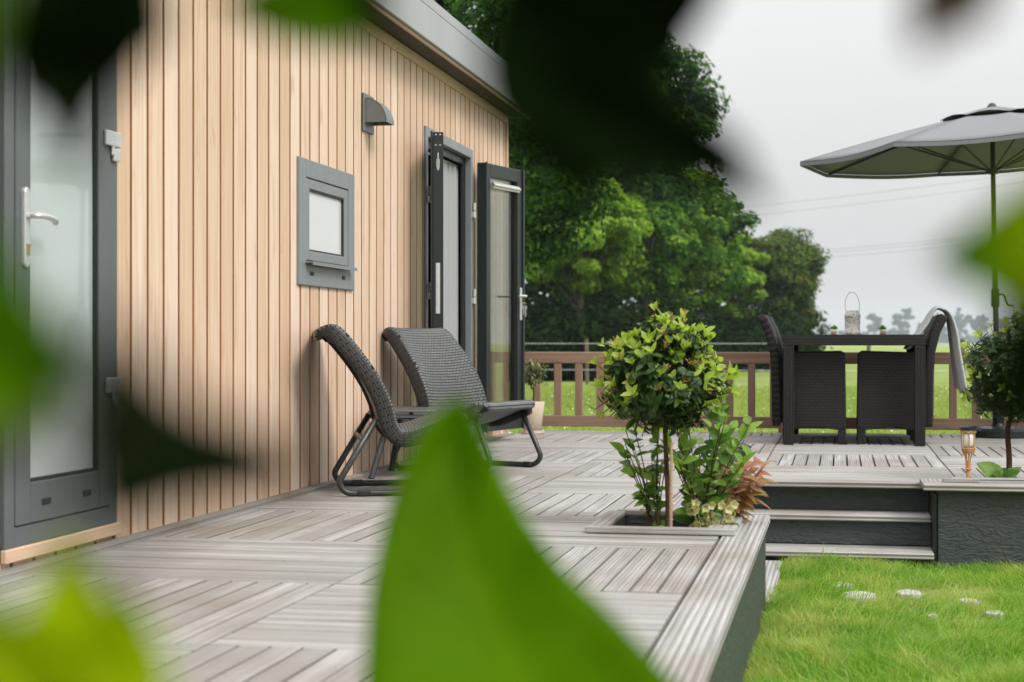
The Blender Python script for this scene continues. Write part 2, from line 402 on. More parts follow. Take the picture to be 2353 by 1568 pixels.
M = dict(
    clad=m_cladding(), cedge=m_plain('board_edge', (.33, .145, .058), .7, var=.25, scale=9), groove=m_plain('groove_backing', (.085, .045, .022), .8, var=.3, scale=20),
    deck=m_deck(), edge=m_deck('ridged_edge_board', .0205, 0, .9), trim=m_deck('wall_trim_board', .03, .5, .4),
    panel=m_panel(), frame=m_plain('anthracite_frame', (.175, .195, .207), .42, 0, .5, .05, 6, .02),
    gframe=m_plain('dimmed_frame_paint', (.085, .100, .103), .42, 0, .5, .06, 6, .02),  # same paint as the frames; dimming by near leaves put into the colour
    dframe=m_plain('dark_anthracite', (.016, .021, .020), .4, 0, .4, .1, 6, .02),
    fascia=m_plain('grey_fascia', (.30, .315, .325), .42, 0, .5, .06, 2.5, .02),
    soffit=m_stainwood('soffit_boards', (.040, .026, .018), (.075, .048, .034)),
    steel=m_plain('brushed_aluminium', (.60, .61, .61), .35, .6, .5, .06, 40, .02),
    zinc=m_plain('grey_cast_vent', (.16, .17, .175), .45, .3, .5, .15, 25, .06),
    dark=m_plain('black_plastic', (.012, .013, .013), .5, var=.2),
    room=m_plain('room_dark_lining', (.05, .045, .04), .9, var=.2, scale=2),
    frost=m_glass('frosted_pane', (.40, .455, .44), .03, .9), pale=m_glass('blind_pane', (.55, .56, .57), .03, .8),
    clear=m_clear(), curtain=m_fabric('sheer_curtain', (.40, .41, .42), .2),
    wick=m_wicker('graphite_wicker', (.004, .004, .004), (.125, .132, .130), 33, 26),
    wickd=m_wicker('graphite_wicker_shaded', (.004, .004, .004), (.046, .045, .043), 33, 26),  # same wicker, darker: side-face shading put into the rim colour
    wick2=m_wicker('anthracite_rattan', (.003, .003, .003), (.022, .020, .019), 26, 21, .6),
    tubem=m_plain('graphite_tube', (.030, .034, .033), .38, .0, .5, .1, 30, .02),
    fence=m_stainwood('brown_stained_fence', (.235, .140, .092), (.39, .265, .19)),
    cream=m_plain('cream_glaze', (.56, .47, .38), .5, var=.12, scale=6), soil=m_plain('potting_soil', (.016, .011, .008), .95, var=.5, scale=90, bump=.9),
    canopy=m_fabric('grey_parasol_cloth', (.20, .213, .222), .10, 300, .15), pole=m_plain('dark_pole', (.035, .045, .028), .45),
    stone=m_plain('pale_flagstone', (.36, .35, .325), .85, var=.25, scale=16, bump=.5),
    towel=m_fabric('pale_grey_throw', (.46, .48, .47), .1, 220, .5),
    lantern=m_lantern(), white=m_plain('white_ceramic', (.62, .61, .58), .5, var=.05), leather=m_plain('brown_leather', (.05, .035, .03), .6),
    bamboo=m_plain('bamboo_cane', (.50, .26, .10), .5, var=.35, scale=22), cane=m_plain('dry_cane', (.36, .25, .16), .6, var=.3, scale=14),
    lampglass=m_plain('milky_lamp_glass', (.68, .68, .64), .3, var=.05),
    bark=m_bark('grey_bark', (.03, .025, .02), (.09, .075, .055)), stem=m_bark('brown_stem', (.035, .018, .010), (.10, .058, .034)),
    gstem=m_plain('green_stem', (.10, .12, .03), .6, var=.3), rstem=m_plain('red_stem', (.30, .07, .03), .5, var=.2),
    topi=m_leaf('laurustinus_old_leaf', (.008, .032, .005), (.045, .110, .014), .28, .35, .32),
    topy=m_leaf('laurustinus_young_leaf', (.19, .30, .035), (.41, .50, .12), .45, .4, .25),
    bud=m_plain('flower_bud_stalk', (.30, .17, .06), .7, var=.4),
    shrubl=m_leaf('shrub_leaf', (.035, .11, .015), (.22, .37, .055), .38, .38, .28, extra=(.26, .36, .08)),
    orange=m_leaf('bronze_new_leaf', (.33, .115, .055), (.27, .235, .065), .35, .35, .4, (1.4, 1.1, .5)),
    hell=m_leaf('hellebore_petal', (.50, .50, .20), (.66, .62, .38), .35, .6, .2, (1.1, 1.1, .8)),
    olive=m_leaf('grey_olive_leaf', (.13, .16, .08), (.30, .33, .21), .3, .5, .3),
    fgl=m_fgleaf('fresh_laurel_leaf', (.108, .225, .0006), (.20, .32, .01), .60),
    fgy=m_fgleaf('yellowing_laurel_leaf', (.36, .44, .0015), (.5, .55, .05), .60),
    fgd=m_leaf('shaded_laurel_leaf', (.0028, .0075, .0012), (.004, .010, .0016), .22, .8, .02, (1.0, 1.6, .3)),  # near-black: shade on the hanging leaves is put into their colour
    fgm=m_leaf('mid_green_laurel_leaf', (.016, .075, .006), (.020, .085, .007), .30, .7, .05, (1.0, 1.5, .3)),
    fgb=m_leaf('withered_brown_leaf', (.045, .026, .012), (.05, .03, .014), .12, .8, .03, (1.4, 1.2, .6)),
    ground=m_ground(),
    grass=m_leaf('lawn_blade', (.10, .25, .018), (.27, .47, .055), .45, .5, .12, (1.25, 1.3, .5), extra=(.46, .43, .18), patch=(.42, .46, .13)),
    fieldg=m_leaf('field_blade', (.17, .26, .045), (.36, .43, .13), .40, .6, .1, (1.3, 1.3, .5)),
    daisy=m_plain('daisy_petals', (.75, .75, .66), .7, var=.1),
    t1=m_leaf('ash_leaf', (.019, .068, .006), (.105, .228, .020), .43, .6, .08),
    t2=m_leaf('maple_leaf_bright', (.085, .185, .012), (.29, .42, .050), .43, .6, .10),
    t3=m_leaf('dark_tree_leaf', (.010, .040, .005), (.038, .100, .012), .32, .6, .05),
    t4=m_leaf('lime_tree_leaf', (.12, .25, .015), (.30, .48, .055), .45, .6, .08),
    t5=m_leaf('mixed_tree_leaf', (.022, .065, .010), (.11, .18, .025), .35, .6, .08, extra=(.16, .10, .03)),
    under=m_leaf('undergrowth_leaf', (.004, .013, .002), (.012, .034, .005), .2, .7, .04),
    fart=m_leaf('far_tree_leaf', (.010, .045, .025), (.03, .085, .045), .3, .7, .04),
    cable=m_plain('cable', (.25, .25, .26), .6), wire=m_plain('galvanised_wire', (.55, .56, .55), .4, .3),
    oldpost=m_bark('weathered_stake', (.07, .055, .04), (.17, .14, .10)), brass=m_plain('brass', (.45, .33, .14), .35, .8),
)
GZ = -0.375     # lawn level, deck top is z = 0

#__SETTING__
# ------------------------------------------------------------------ ground
gm = MB(); P = []
xs = [-3500, -900, -150, -60, -20, 0, 2.2, 3, 4, 5, 6, 12, 30, 80, 300, 1200, 4000]; ys = [-60, -5, 2, 4, 5, 6, 7, 8, 9, 11, 13, 14, 16, 20, 30, 60, 120, 400, 1500, 4000]
for y in ys: P.append([(x, y, GZ) for x in xs])
tag(gm.grid(P).build('ground', M['ground']), kind='structure')

# ------------------------------------------------------------------ deck of parquet tiles
T0X, T0Y = 0.03, 3.70; NP = 13
REG = [(0.03, 2.03, 0.0, 6.88), (0.03, 1.72, 6.88, 8.74), (0.03, 6.03, 8.74, 13.2)]
HOLE = (1.60, 2.03, 6.15, 6.74)
def clip(b, r):
    x0, x1, y0, y1 = max(b[0], r[0]), min(b[1], r[1]), max(b[2], r[2]), min(b[3], r[3])
    return (x0, x1, y0, y1) if x1-x0 > .006 and y1-y0 > .006 else None
def subtract(b, h):
    c = clip(b, h)
    if not c: return [b]
    o = []
    if c[0]-b[0] > .006: o.append((b[0], c[0], b[2], b[3]))
    if b[1]-c[1] > .006: o.append((c[1], b[1], b[2], b[3]))
    if c[2]-b[2] > .006: o.append((c[0], c[1], b[2], c[2]))
    if b[3]-c[3] > .006: o.append((c[0], c[1], c[3], b[3]))
    return o
dm = MB(); pitch = 1.0/NP; gap = .0095
for i in range(0, 6):
    for j in range(-4, 10):
        bx, by = T0X+i, T0Y+j; along_y = (i+j) % 2 == 0
        for k in range(NP):
            a0 = k*pitch+gap/2; a1 = (k+1)*pitch-gap/2
            b = (bx+a0, bx+a1, by+.003, by+.997) if along_y else (bx+.003, bx+.997, by+a0, by+a1)
            dz = random.uniform(-.0012, .0012)
            for r_ in REG:
                c = clip(b, r_)
                if not c: continue
                for q in subtract(c, HOLE):
                    dm.box(q[0], q[1], q[2], q[3], -.028, dz, ax=1 if along_y else 0)
deck = dm.build('deck', M['deck'], bevel=.0016)
tag(deck, kind='structure')
jm = MB()
for x0, x1, y0, y1 in REG:
    for q in subtract((x0, x1, y0+.001, y1-.001), HOLE): jm.box(q[0], q[1], q[2], q[3], -.075, -.036)
jm.build('joist_bed', M['dark'], deck)
em = MB()
em.box(2.036, 2.178, 0, 6.885, -.030, .001, ax=1)
em.box(1.726, 1.868, 6.90, 8.60, -.030, .001, ax=1)
em.box(1.70, 2.90, 8.60, 8.735, -.030, .001, ax=0)
em.build('edge_board', M['edge'], deck, bevel=.006, bseg=2)
pm = MB(); pm.box(2.145, 2.16, 0, 6.87, GZ-.03, -.031); pm.box(1.90, 2.145, 6.855, 6.87, GZ-.03, -.031)
pm.box(1.845, 1.86, 6.87, 8.72, GZ-.03, -.031); pm.box(4.9, 6.0, 8.7, 8.715, GZ-.03, -.031); pm.box(-.3, 6.0, 13.17, 13.19, GZ-.03, -.07)
pm.build('side_panel', M['panel'], deck, bevel=.002)
tm = MB(); 
for a, b in ((0, 2.3), (2.304, 5.2), (5.204, 8.1), (8.104, 9.9), (11.3, 12.5)): tm.box(.003, .072, a, b, -.01, .016, ax=1)
tm.build('wall_trim', M['trim'], deck, bevel=.004, bseg=2)

# steps
st = thing('deck_steps', 'slate-grey steps with three weathered wooden treads down from the deck to the lawn', 'steps', (2.4, 8.5, GZ))
def wb(mb, name, mat, par, **k):
    o = mb.build(name, mat, par, **k); o.matrix_parent_inverse = Matrix.Translation(-Vector(par.location)); return o
for i, (yf, z, x0) in enumerate(((8.46, -.150, 1.86), (8.20, -.298, 1.99))):
    t_ = MB(); t_.box(x0-.10, 2.884, yf, yf+.142, z-.030, z, ax=0); t_.box(x0-.10, 2.884, yf+.147, yf+.29, z-.030, z, ax=0)
    wb(t_, 'tread', M['edge'], st, bevel=.006, bseg=2)
t_ = MB(); t_.box(1.87, 2.00, 6.90, 8.455, -.182, -.152, ax=1); wb(t_, 'tread', M['edge'], st, bevel=.006, bseg=2)
t_ = MB(); t_.box(2.02, 2.185, 6.90, 8.195, -.375, -.345, ax=1); wb(t_, 'tread', M['edge'], st, bevel=.006, bseg=2)
for (y, z0, z1) in ((8.715, -.149, -.031), (8.50, -.297, -.181), (8.25, GZ-.03, -.329)):
    t_ = MB(); t_.box(1.80, 2.884, y, y+.014, z0, z1); wb(t_, 'riser', M['panel'], st, bevel=.002)
t_ = MB(); t_.box(2.885, 2.902, 8.30, 8.72, GZ, -.031); wb(t_, 'stringer', M['dframe'], st)

# ------------------------------------------------------------------ cabin
cab = thing('wooden_cabin', 'cabin clad in pale vertical timber boards with a grey overhanging roof edge', 'cabin', (-1.5, 7, 0))
WY0, WY1, WZ = 0.5, 12.54, 2.36
OPEN = [(4.735, 5.47, .075, 2.03), (7.58, 8.35, 1.02, 1.49), (10.0, 11.24, .02, 1.94)]
clad = MB(); bp = .1475; y = 5.511 - bp*34
def sub2(b, h):
    c = clip(b, h)
    return subtract(b, h) if c else [b]
while y < WY1:
    b = (max(y, WY0), min(y+bp-.018, WY1))
    if b[1]-b[0] > .02:
        rects = [(b[0], b[1], -.02, WZ)]
        if b[0] > 4.60 and b[1] < 5.52:          # short boards under the front door
            rects = [(b[0], b[1], -.02, .030), (b[0], b[1], 2.07, WZ)]
        for h in OPEN: rects = [q for r_ in rects for q in subtract(r_, h)]
        for q in rects:
            clad.box(-.019, 0, q[0], q[1], q[2], q[3], ax=2); n6 = len(clad.m); clad.m[n6-4] = clad.m[n6-3] = 1; clad.m[n6-2] = 1
    y += bp
wb(clad, 'wall', [M['clad'], M['cedge']], cab, bevel=.0035, bseg=2)
body = MB()
rects = [(WY0, WY1, -.3, WZ+.1)]
for h in OPEN: rects = [q for r_ in rects for q in subtract(r_, h)]
for q in rects: body.box(-.034, -.0195, q[0], q[1], q[2], q[3])
wb(body, 'wall_backing', M['groove'], cab)
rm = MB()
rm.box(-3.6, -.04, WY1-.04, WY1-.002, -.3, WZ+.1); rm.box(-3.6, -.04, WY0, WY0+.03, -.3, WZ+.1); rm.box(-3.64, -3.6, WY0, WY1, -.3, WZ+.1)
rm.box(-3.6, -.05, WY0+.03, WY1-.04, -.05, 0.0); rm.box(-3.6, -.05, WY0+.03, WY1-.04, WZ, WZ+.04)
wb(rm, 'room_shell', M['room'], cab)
tr = MB(); tr.box(.001, .016, WY0, WY1, 2.325, 2.385, ax=1); tr.box(.001, .016, WY1-.045, WY1, -.02, 2.324, ax=2); tr.box(-.035, .012, WY1+.0005, WY1+.02, -.02, 2.38, ax=2)
wb(tr, 'corner_trim', M['clad'], cab, bevel=.002)
OV = .185
rf = MB(); rf.box(-3.8, OV-.022, WY0, 12.66, 2.49, 2.60)
roof = wb(rf, 'roof', M['fascia'], cab)
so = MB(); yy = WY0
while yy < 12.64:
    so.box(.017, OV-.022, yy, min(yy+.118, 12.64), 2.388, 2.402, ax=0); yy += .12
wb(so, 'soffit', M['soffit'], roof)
fa = MB(); fa.box(OV-.02, OV, WY0, 12.68, 2.386, 2.575); fa.box(-3.8, OV-.021, 12.66, 12.68, 2.386, 2.575)
wb(fa, 'fascia_board', M['fascia'], roof, bevel=.003)
fa = MB(); fa.box(OV-.034, OV-.006, WY0, 12.672, 2.579, 2.64); fa.box(-3.8, OV-.035, 12.645, 12.672, 2.579, 2.64)
wb(fa, 'roof_edge_trim', M['fascia'], roof, bevel=.003)
fa = MB(); fa.box(OV-.0225, OV-.002, WY0, 12.655, 2.5755, 2.5785)
wb(fa, 'shadow_strip', M['dark'], roof)
lip = MB(); lip.box(OV-.035, OV-.0205, WY0, 12.65, 2.372, 2.3855, ax=1)
wb(lip, 'soffit_lip', M['clad'], roof)

# front glazed door (shut)
fd = MB()
def frame(mb, y0, y1, z0, z1, w, x0, x1, wt=None, wb_=None, mi=0):
    wt = wt or w; wb_ = wb_ or w
    mb.box(x0, x1, y0, y0+w, z0, z1, mi); mb.box(x0, x1, y1-w, y1, z0, z1, mi)
    mb.box(x0, x1, y0+w+.0005, y1-w-.0005, z1-wt, z1, mi); mb.box(x0, x1, y0+w+.0005, y1-w-.0005, z0, z0+wb_, mi)
frame(fd, 4.70, 5.505, .072, 2.08, .060, -.03, .012)
door1 = wb(fd, 'door', M['gframe'], cab, bevel=.003)
s_ = MB(); frame(s_, 4.7635, 5.4415, .1355, 2.016, .092, -.03, .016, .09, .125)
wb(s_, 'door_leaf', M['gframe'], door1, bevel=.004, bseg=2)
s_ = MB(); s_.box(-.014, -.004, 4.85, 5.355, .25, 1.93); wb(s_, 'pane', M['frost'], door1)
s_ = MB(); frame(s_, 4.856, 5.349, .261, 1.925, .010, -.0035, .010); wb(s_, 'gasket', M['dark'], door1)
s_ = MB(); s_.box(.001, .022, 4.69, 5.515, .030, .071, ax=1); wb(s_, 'threshold', M['clad'], door1, bevel=.003)
def handle(par, yc, zc, x, sgn=1, loc=True):
    """lever on its long plate: plate on the face x, lever pointing +y*sgn"""
    hb = MB(); P = []
    n = 24; hw, hh = .0165, .122
    ring = []
    for k in range(n):
        a = 2*math.pi*k/n; cy = hw*math.cos(a); cz = hw*math.sin(a)+(hh-hw)*(1 if math.sin(a) >= 0 else -1)
        ring.append((yc+cy, zc-.035+cz))
    for xx, s2 in ((x, 1), (x+.009, 1), (x+.012, .86)):
        P.append([(xx, yc+(a-yc)*s2, zc-.035+(b-zc+.035)*(1 if s2 == 1 else .975)) for a, b in ring]+[(xx, yc+(ring[0][0]-yc)*s2, zc-.035+(ring[0][1]-zc+.035)*(1 if s2 == 1 else .975))])
    hb.grid(P); hb.add([p for p in P[-1][:-1]], [tuple(range(n))])
    pts = round_path([(x+.012, yc, zc), (x+.048, yc, zc), (x+.050, yc+sgn*.05, zc+.001), (x+.046, yc+sgn*.115, zc-.006), (x+.040, yc+sgn*.128, zc-.014)], .022, 6)
    hb.tube(pts, [.0095]*len(pts), 10)
    hb.lathe([(.0001, -.004), (.014, -.004), (.014, .004), (.0001, .004)], 12, (x+.011, yc, zc))
    o = wb(hb, 'handle', M['steel'], par, smooth=False) if loc else hb.build('handle', M['steel'], par)
    return o
handle(door1, 4.815, 1.075, .016)
kb = MB(); kb.box(.028, .032, 4.809, 4.821, .955, .985); kb.lathe([(.0001, 0), (.009, 0), (.009, .004), (.0001, .004)], 14, (.0285, 4.815, .985)); wb(kb, 'lock_cylinder', M['brass'], door1)
for zc in (1.355, .52):
    hb = MB(); hb.box(.017, .030, 5.385, 5.50, zc, zc+.052); hb.box(.0125, .026, 5.452, 5.50, zc-.048, zc-.003); hb.tube([(.023, 5.443, zc-.03), (.023, 5.443, zc+.02)], .007)
    wb(hb, 'hinge', M['steel'], door1, bevel=.004, bseg=2)
for yc in (4.96, 5.25):
    hb = MB(); hb.box(.0165, .020, yc-.028, yc+.028, .185, .205); wb(hb, 'drain_cap', M['dark'], door1, bevel=.002)

# window
wf = MB(); frame(wf, 7.51, 8.42, .955, 1.545, .105, -.03, .014, .085, .115)
win = wb(wf, 'window', M['frame'], cab, bevel=.003)
s_ = MB(); frame(s_, 7.619, 8.311, 1.074, 1.457, .058, -.03, .010, .048, .045); wb(s_, 'sash', M['frame'], win, bevel=.003)
s_ = MB(); s_.box(-.012, -.006, 7.67, 8.26, 1.115, 1.412); wb(s_, 'pane', M['pale'], win)
s_ = MB(); frame(s_, 7.678, 8.252, 1.120, 1.408, .007, -.0055, .004); wb(s_, 'gasket', M['dark'], win)
s_ = MB(); s_.box(.0145, .052, 7.60, 8.335, 1.060, 1.066, rot=Matrix.Translation((0, 0, 0))); s_.box(.049, .052, 7.60, 8.335, 1.050, 1.0595); wb(s_, 'drip_sill', M['frame'], win)
for yc in (7.70, 8.22):
    s_ = MB(); s_.box(.0145, .017, yc-.026, yc+.026, 1.003, 1.023); s_.box(.0172, .020, yc-.010, yc+.010, 1.0075, 1.0185); wb(s_, 'drain_cap', M['dark'], win, bevel=.0015)

# vent hood
vm = MB(); vm.box(.001, .012, 8.60, 8.80, 1.795, 1.995)
vent = wb(vm, 'vent_hood', M['zinc'], cab, bevel=.003)
P = []; Q = []
for k in range(11):
    a = R(90)*k/10; xx = .012+.115*math.sin(a); zz = 1.842+.128*math.cos(a)
    P.append([(xx, 8.622, zz), (xx, 8.778, zz)]); Q.append((xx, zz))
hm = MB(); hm.grid(P)
for yy in (8.622, 8.778): hm.add([(.012, yy, 1.842)]+[(a, yy, b) for a, b in Q], [tuple(range(len(Q)+1))])
wb(hm, 'hood', M['zinc'], vent, solid=.003, soff=1)

# double door, both leaves open
df = MB(); frame(df, 9.95, 11.29, .0, 1.99, .058, -.03, .014, .060, .03)
door2 = wb(df, 'door_frame', M['frame'], cab, bevel=.003)
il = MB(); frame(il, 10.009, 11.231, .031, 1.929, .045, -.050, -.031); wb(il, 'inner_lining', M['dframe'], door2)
def leaf_door(mirror, wdt):
    """leaf in local coords: x along leaf from hinge, y thickness, z up"""
    hgt, th = 1.82, .062
    root = bpy.data.objects.new('door', None); link_obj(root, cab)
    f = MB()
    f.box(0, .085, -th/2, th/2, 0, hgt); f.box(wdt-.085, wdt, -th/2, th/2, 0, hgt)
    f.box(.0855, wdt-.0855, -th/2, th/2, 0, .12); f.box(.0855, wdt-.0855, -th/2, th/2, hgt-.09, hgt)
    f.box(-.001, .012, -th/2-.012, -th/2-.0005, -.005, hgt+.005); f.box(wdt-.012, wdt+.014, -th/2-.012, -th/2-.0005, -.005, hgt+.005)
    f.build('door_leaf', M['dframe'], root, bevel=.003)
    p = MB(); p.box(.0855, wdt-.0855, -.004, .004, .1205, hgt-.0905); p.build('pane', M['clear'], root)
    g_ = MB()
    g_.box(.086, .094, -.022, .022, .121, hgt-.091); g_.box(wdt-.094, wdt-.086, -.022, .022, .121, hgt-.091); g_.build('gasket', M['dark'], root)
    return root, wdt, hgt, th
base2 = -Vector(cab.location)
# near leaf, swung nearly flat toward the camera
l1, wdt, hgt, th = leaf_door(False, .50)
a1 = math.atan2(-.974, .2314); l1.location = Vector((.075, 10.005, .075)) + base2; l1.rotation_euler = (0, 0, a1)
lk = MB(); lk.box(wdt+.0005, wdt+.004, -.012, .012, .78, 1.07); lk.box(wdt+.004, wdt+.008, -.005, .007, .93, .96); lk.box(wdt+.004, wdt+.007, -.006, .006, .83, .90)
lk.build('lock_plate', M['steel'], l1)
bt = MB(); bt.tube([(wdt+.004, 0, 1.60), (wdt+.004, 0, 1.70)], .004)
bt.tube(round_path([(wdt+.006, -.008, 1.665), (wdt+.005, -.008, 1.62), (wdt+.004, 0, 1.60), (wdt+.006, .008, 1.62), (wdt+.006, .008, 1.665)], .01), .0022, 6)
for zz in (1.745, 1.805):
    for yy in (-.012, .012): MB().tube([(wdt, yy, zz), (wdt+.003, yy, zz)], .0045, 8).build('screw', M['steel'], l1)
bt.build('bolt', M['steel'], l1)
# far leaf
l2, wdt, hgt, th = leaf_door(True, .61)
a2 = math.atan2(math.cos(R(14)), math.sin(R(14))); l2.location = Vector((.07, 11.285, .085)) + base2; l2.rotation_euler = (0, 0, a2)
for face in (-1, 1):
    hb = MB(); y0 = face*th/2; pl = sorted((y0, y0+face*.010))
    hb.box(wdt-.060, wdt-.026, pl[0], pl[1], .76, .99)
    pts = round_path([(wdt-.043, y0+face*.010, .93), (wdt-.043, y0+face*.052, .93), (wdt-.165, y0+face*.050, .928)], .018, 5)
    hb.tube(pts, .0095, 10); hb.build('handle', M['steel'], l2, bevel=.004, bseg=2)
ws = MB(); ws.box(.09, wdt-.09, -th/2-.020, -th/2-.001, hgt-.165, hgt-.125); ws.tube([(.09, -th/2-.02, hgt-.145), (wdt-.09, -th/2-.02, hgt-.145)], .011); ws.build('weather_bar', M['steel'], l2)
for (yc, xh) in ((10.0, .03), (11.262, .03)):
    for zc in (1.53, .95, .28):
        hb = MB(); hb.tube([(xh, yc, zc), (xh, yc, zc+.045)], .011, 10); hb.tube([(xh, yc, zc+.05), (xh, yc, zc+.10)], .011, 10)
        hb.box(.0145, .03, yc-.02, yc+.02, zc+.005, zc+.04)
        wb(hb, 'hinge', M['steel'], door2)

# curtain inside the double doors
cm = MB(); P = []
for k in range(71):
    t = k/70; yy = 10.48+.73*t; xx = -.082+.020*math.sin(t*40)+.008*math.sin(t*17+1)
    P.append([(xx, yy, .03), (xx*.98, yy, .9), (xx, yy, 1.86)])
cu = thing('curtain', 'pale grey curtain hanging inside the open double door', 'curtain', (-.082, 10.8, .03))
wb(cm.grid(P), 'fabric', M['curtain'], cu, smooth=True)
cr = MB(); cr.tube([(-.082, 10.05, 1.875), (-.082, 11.22, 1.875)], .009); wb(cr, 'rod', M['steel'], cu)
# keys hanging in the lock of the far leaf
kp = at(1205, 700, 12.0)
ky = thing('key_ring', 'small bunch of keys dangling from the lock of the open glazed door', 'keys', kp)
kb = MB()
ringp = [(.012*math.cos(2*math.pi*k/14), 0, .012*math.sin(2*math.pi*k/14)) for k in range(15)]
kb.tube(ringp, .0016, 6, False); kb.tube([(-.03, -.02, .016), (0, 0, .011)], .002, 6); kb.build('ring', M['brass'], ky)
for dx, ln in ((-.004, .06), (.009, .075)):
    kb = MB(); kb.box(dx-.010, dx+.010, -.001, .0012, -.012-.022, -.010); kb.box(dx-.004, dx+.004, -.001, .0012, -.012-ln, -.034)
    kb.build('key', M['steel'], ky, bevel=.001)

# ------------------------------------------------------------------ balustrade fence at the end of the deck
FY = 13.26
fn = thing('wooden_fence', 'low brown stained wooden balustrade with square balusters closing the far end of the deck', 'fence', (2.5, FY, 0))
m_ = MB(); m_.box(-.9, 1.985, FY-.022, FY+.022, .525, .615, ax=0); m_.box(2.083, 7.0, FY-.022, FY+.022, .525, .615, ax=0); wb(m_, 'top_rail', M['fence'], fn, bevel=.004)
m_ = MB(); m_.box(-.9, 1.985, FY-.022, FY+.022, .030, .118, ax=0); m_.box(2.083, 7.0, FY-.022, FY+.022, .030, .118, ax=0); wb(m_, 'bottom_rail', M['fence'], fn, bevel=.004)
for x in (-.95, 1.985, 4.7):
    m_ = MB(); m_.box(x+.002, x+.096, FY-.05, FY+.05, GZ, .62, ax=2); wb(m_, 'post', M['fence'], fn, bevel=.005)
x = 1.92
bx_ = [1.985-.062-.168*k for k in range(17)] + [2.084+.168*k for k in range(28)]
for x in bx_:
    m_ = MB(); m_.box(x, x+.056, FY-.020, FY+.020, .1185, .5245, ax=2); wb(m_, 'baluster', M['fence'], fn, bevel=.003)

# ------------------------------------------------------------------ farm wire fence in the field
wf_ = thing('wire_fence', 'thin wire stock fence on weathered stakes in the field under the trees', 'fence', (2, 42.5, GZ))
m_ = MB()
for k in range(3):
    m_.tube([(-20, 42.4, GZ+.375+.33*k), (40, 42.6, GZ+.375+.33*k)], .006, 5)
wb(m_, 'wire', M['wire'], wf_)
for x in np.arange(-13, 22, 2.3):
    m_ = MB(); m_.tube([(x, 42.62, GZ-.1), (x+random.uniform(-.06, .06), 42.62, GZ+1.15)], .05, 7); wb(m_, 'stake', M['oldpost'], wf_)

#__OBJECTS__
# ------------------------------------------------------------------ lounge chairs
PROF = [(-.262, .700), (-.266, .728), (-.232, .745), (-.188, .733), (-.112, .623), (-.040, .500), (.006, .395), (.034, .305), (.085, .255), (.155, .262), (.25, .305), (.33, .345), (.375, .352), (.390, .328)]
def lounge_chair():
    root = thing('lounge_chair', '', 'chair', (0, 0, 0), 0, 'wicker lounge chairs')
    prof = smooth_path([Vector((a, 0, b)) for a, b in PROF], 4)
    arc = [0]
    for i in range(1, len(prof)): arc.append(arc[-1]+(prof[i]-prof[i-1]).length)
    tot = arc[-1]; P = []; U = []; NR = []
    for i, p in enumerate(prof):
        s = arc[i]/tot; hw = .255+.040*math.sin(min(1, s/.55)*math.pi/2)
        if s < .10: hw -= .05*(1-s/.10)**2
        if s > .9: hw -= .06*((s-.9)/.1)**2
        tg = (prof[min(i+1, len(prof)-1)]-prof[max(i-1, 0)]).normalized(); nr = Vector((-tg.z, 0, tg.x))
        row = []; ur = []
        for j in range(13):
            q = j/6-1
            row.append(p+Vector((0, hw*q, 0))+nr*(.035*abs(q)**2.5*math.sin(math.pi*min(1, max(0, s*1.15-.05)))))
            ur.append((hw*q*1.0, arc[i]))
        P.append(row); U.append(ur); NR.append(nr)
    sh = MB().grid(P, uv=U).build('seat_shell', M['wick'], root, smooth=True, solid=.040, soff=0)
    # thick woven rim down both sides
    for sgn in (-1, 1):
        G = []; GU = []
        for i in range(len(P)):
            e = P[i][12 if sgn > 0 else 0]; nr = NR[i]; sec = []
            dp = .056*min(1, (len(P)-1-i)/6+.35)*min(1, i/9+.12)
            for a_, b_ in ((.004, .010), (.012, -.004), (.012, -.014-dp*.4), (.008, -dp), (-.012, -dp-.004), (-.022, -dp+.008), (-.024, -.02), (-.014, .006), (.004, .010)):
                sec.append(e+Vector((0, sgn*a_, 0))+nr*b_)
            G.append(sec); GU.append([(arc[i]*.5, k*.045) for k in range(9)])
        r_ = MB().grid(G, uv=GU); r_.add(G[0][:8], [tuple(range(8))]); r_.add(G[-1][:8], [tuple(range(8))])
        r_.build('woven_rim', M['wickd'], root, smooth=True)
    for sgn in (-1, 1):
        yb = sgn*.275
        pts = round_path([(-.015, yb, .345), (-.185, yb*1.02, .06), (-.15, yb*1.02, .0145), (.385, yb*1.02, .0145), (.43, yb, .06), (.315, yb*.93, .315)], .07, 6)
        MB().tube(pts, .0145, 10).build('leg_loop', M['tubem'], root, smooth=True)
        for xx in (-.07, .34): MB().box(xx-.03, xx+.03, yb*1.02-.019, yb*1.02+.019, .0005, .030).build('foot_pad', M['dark'], root, bevel=.006)
    cb = MB().tube([(-.075, -.28, .25), (-.075, .28, .25)], .012, 8); cb.build('crossbar', M['tubem'], root)
    return root
c1 = lounge_chair(); c1.location = (.335, 7.66, 0.001); c1.rotation_euler = (0, 0, R(19))
c1['label'] = 'dark wicker lounge chair seen side-on, nearer the window, its curled backrest toward the wall'
c2 = copy_tree(c1); c2.location = (.345, 9.12, 0.001); c2.rotation_euler = (0, 0, R(-19))
c2['label'] = 'dark wicker lounge chair in front of the open double door, showing its woven backrest front'
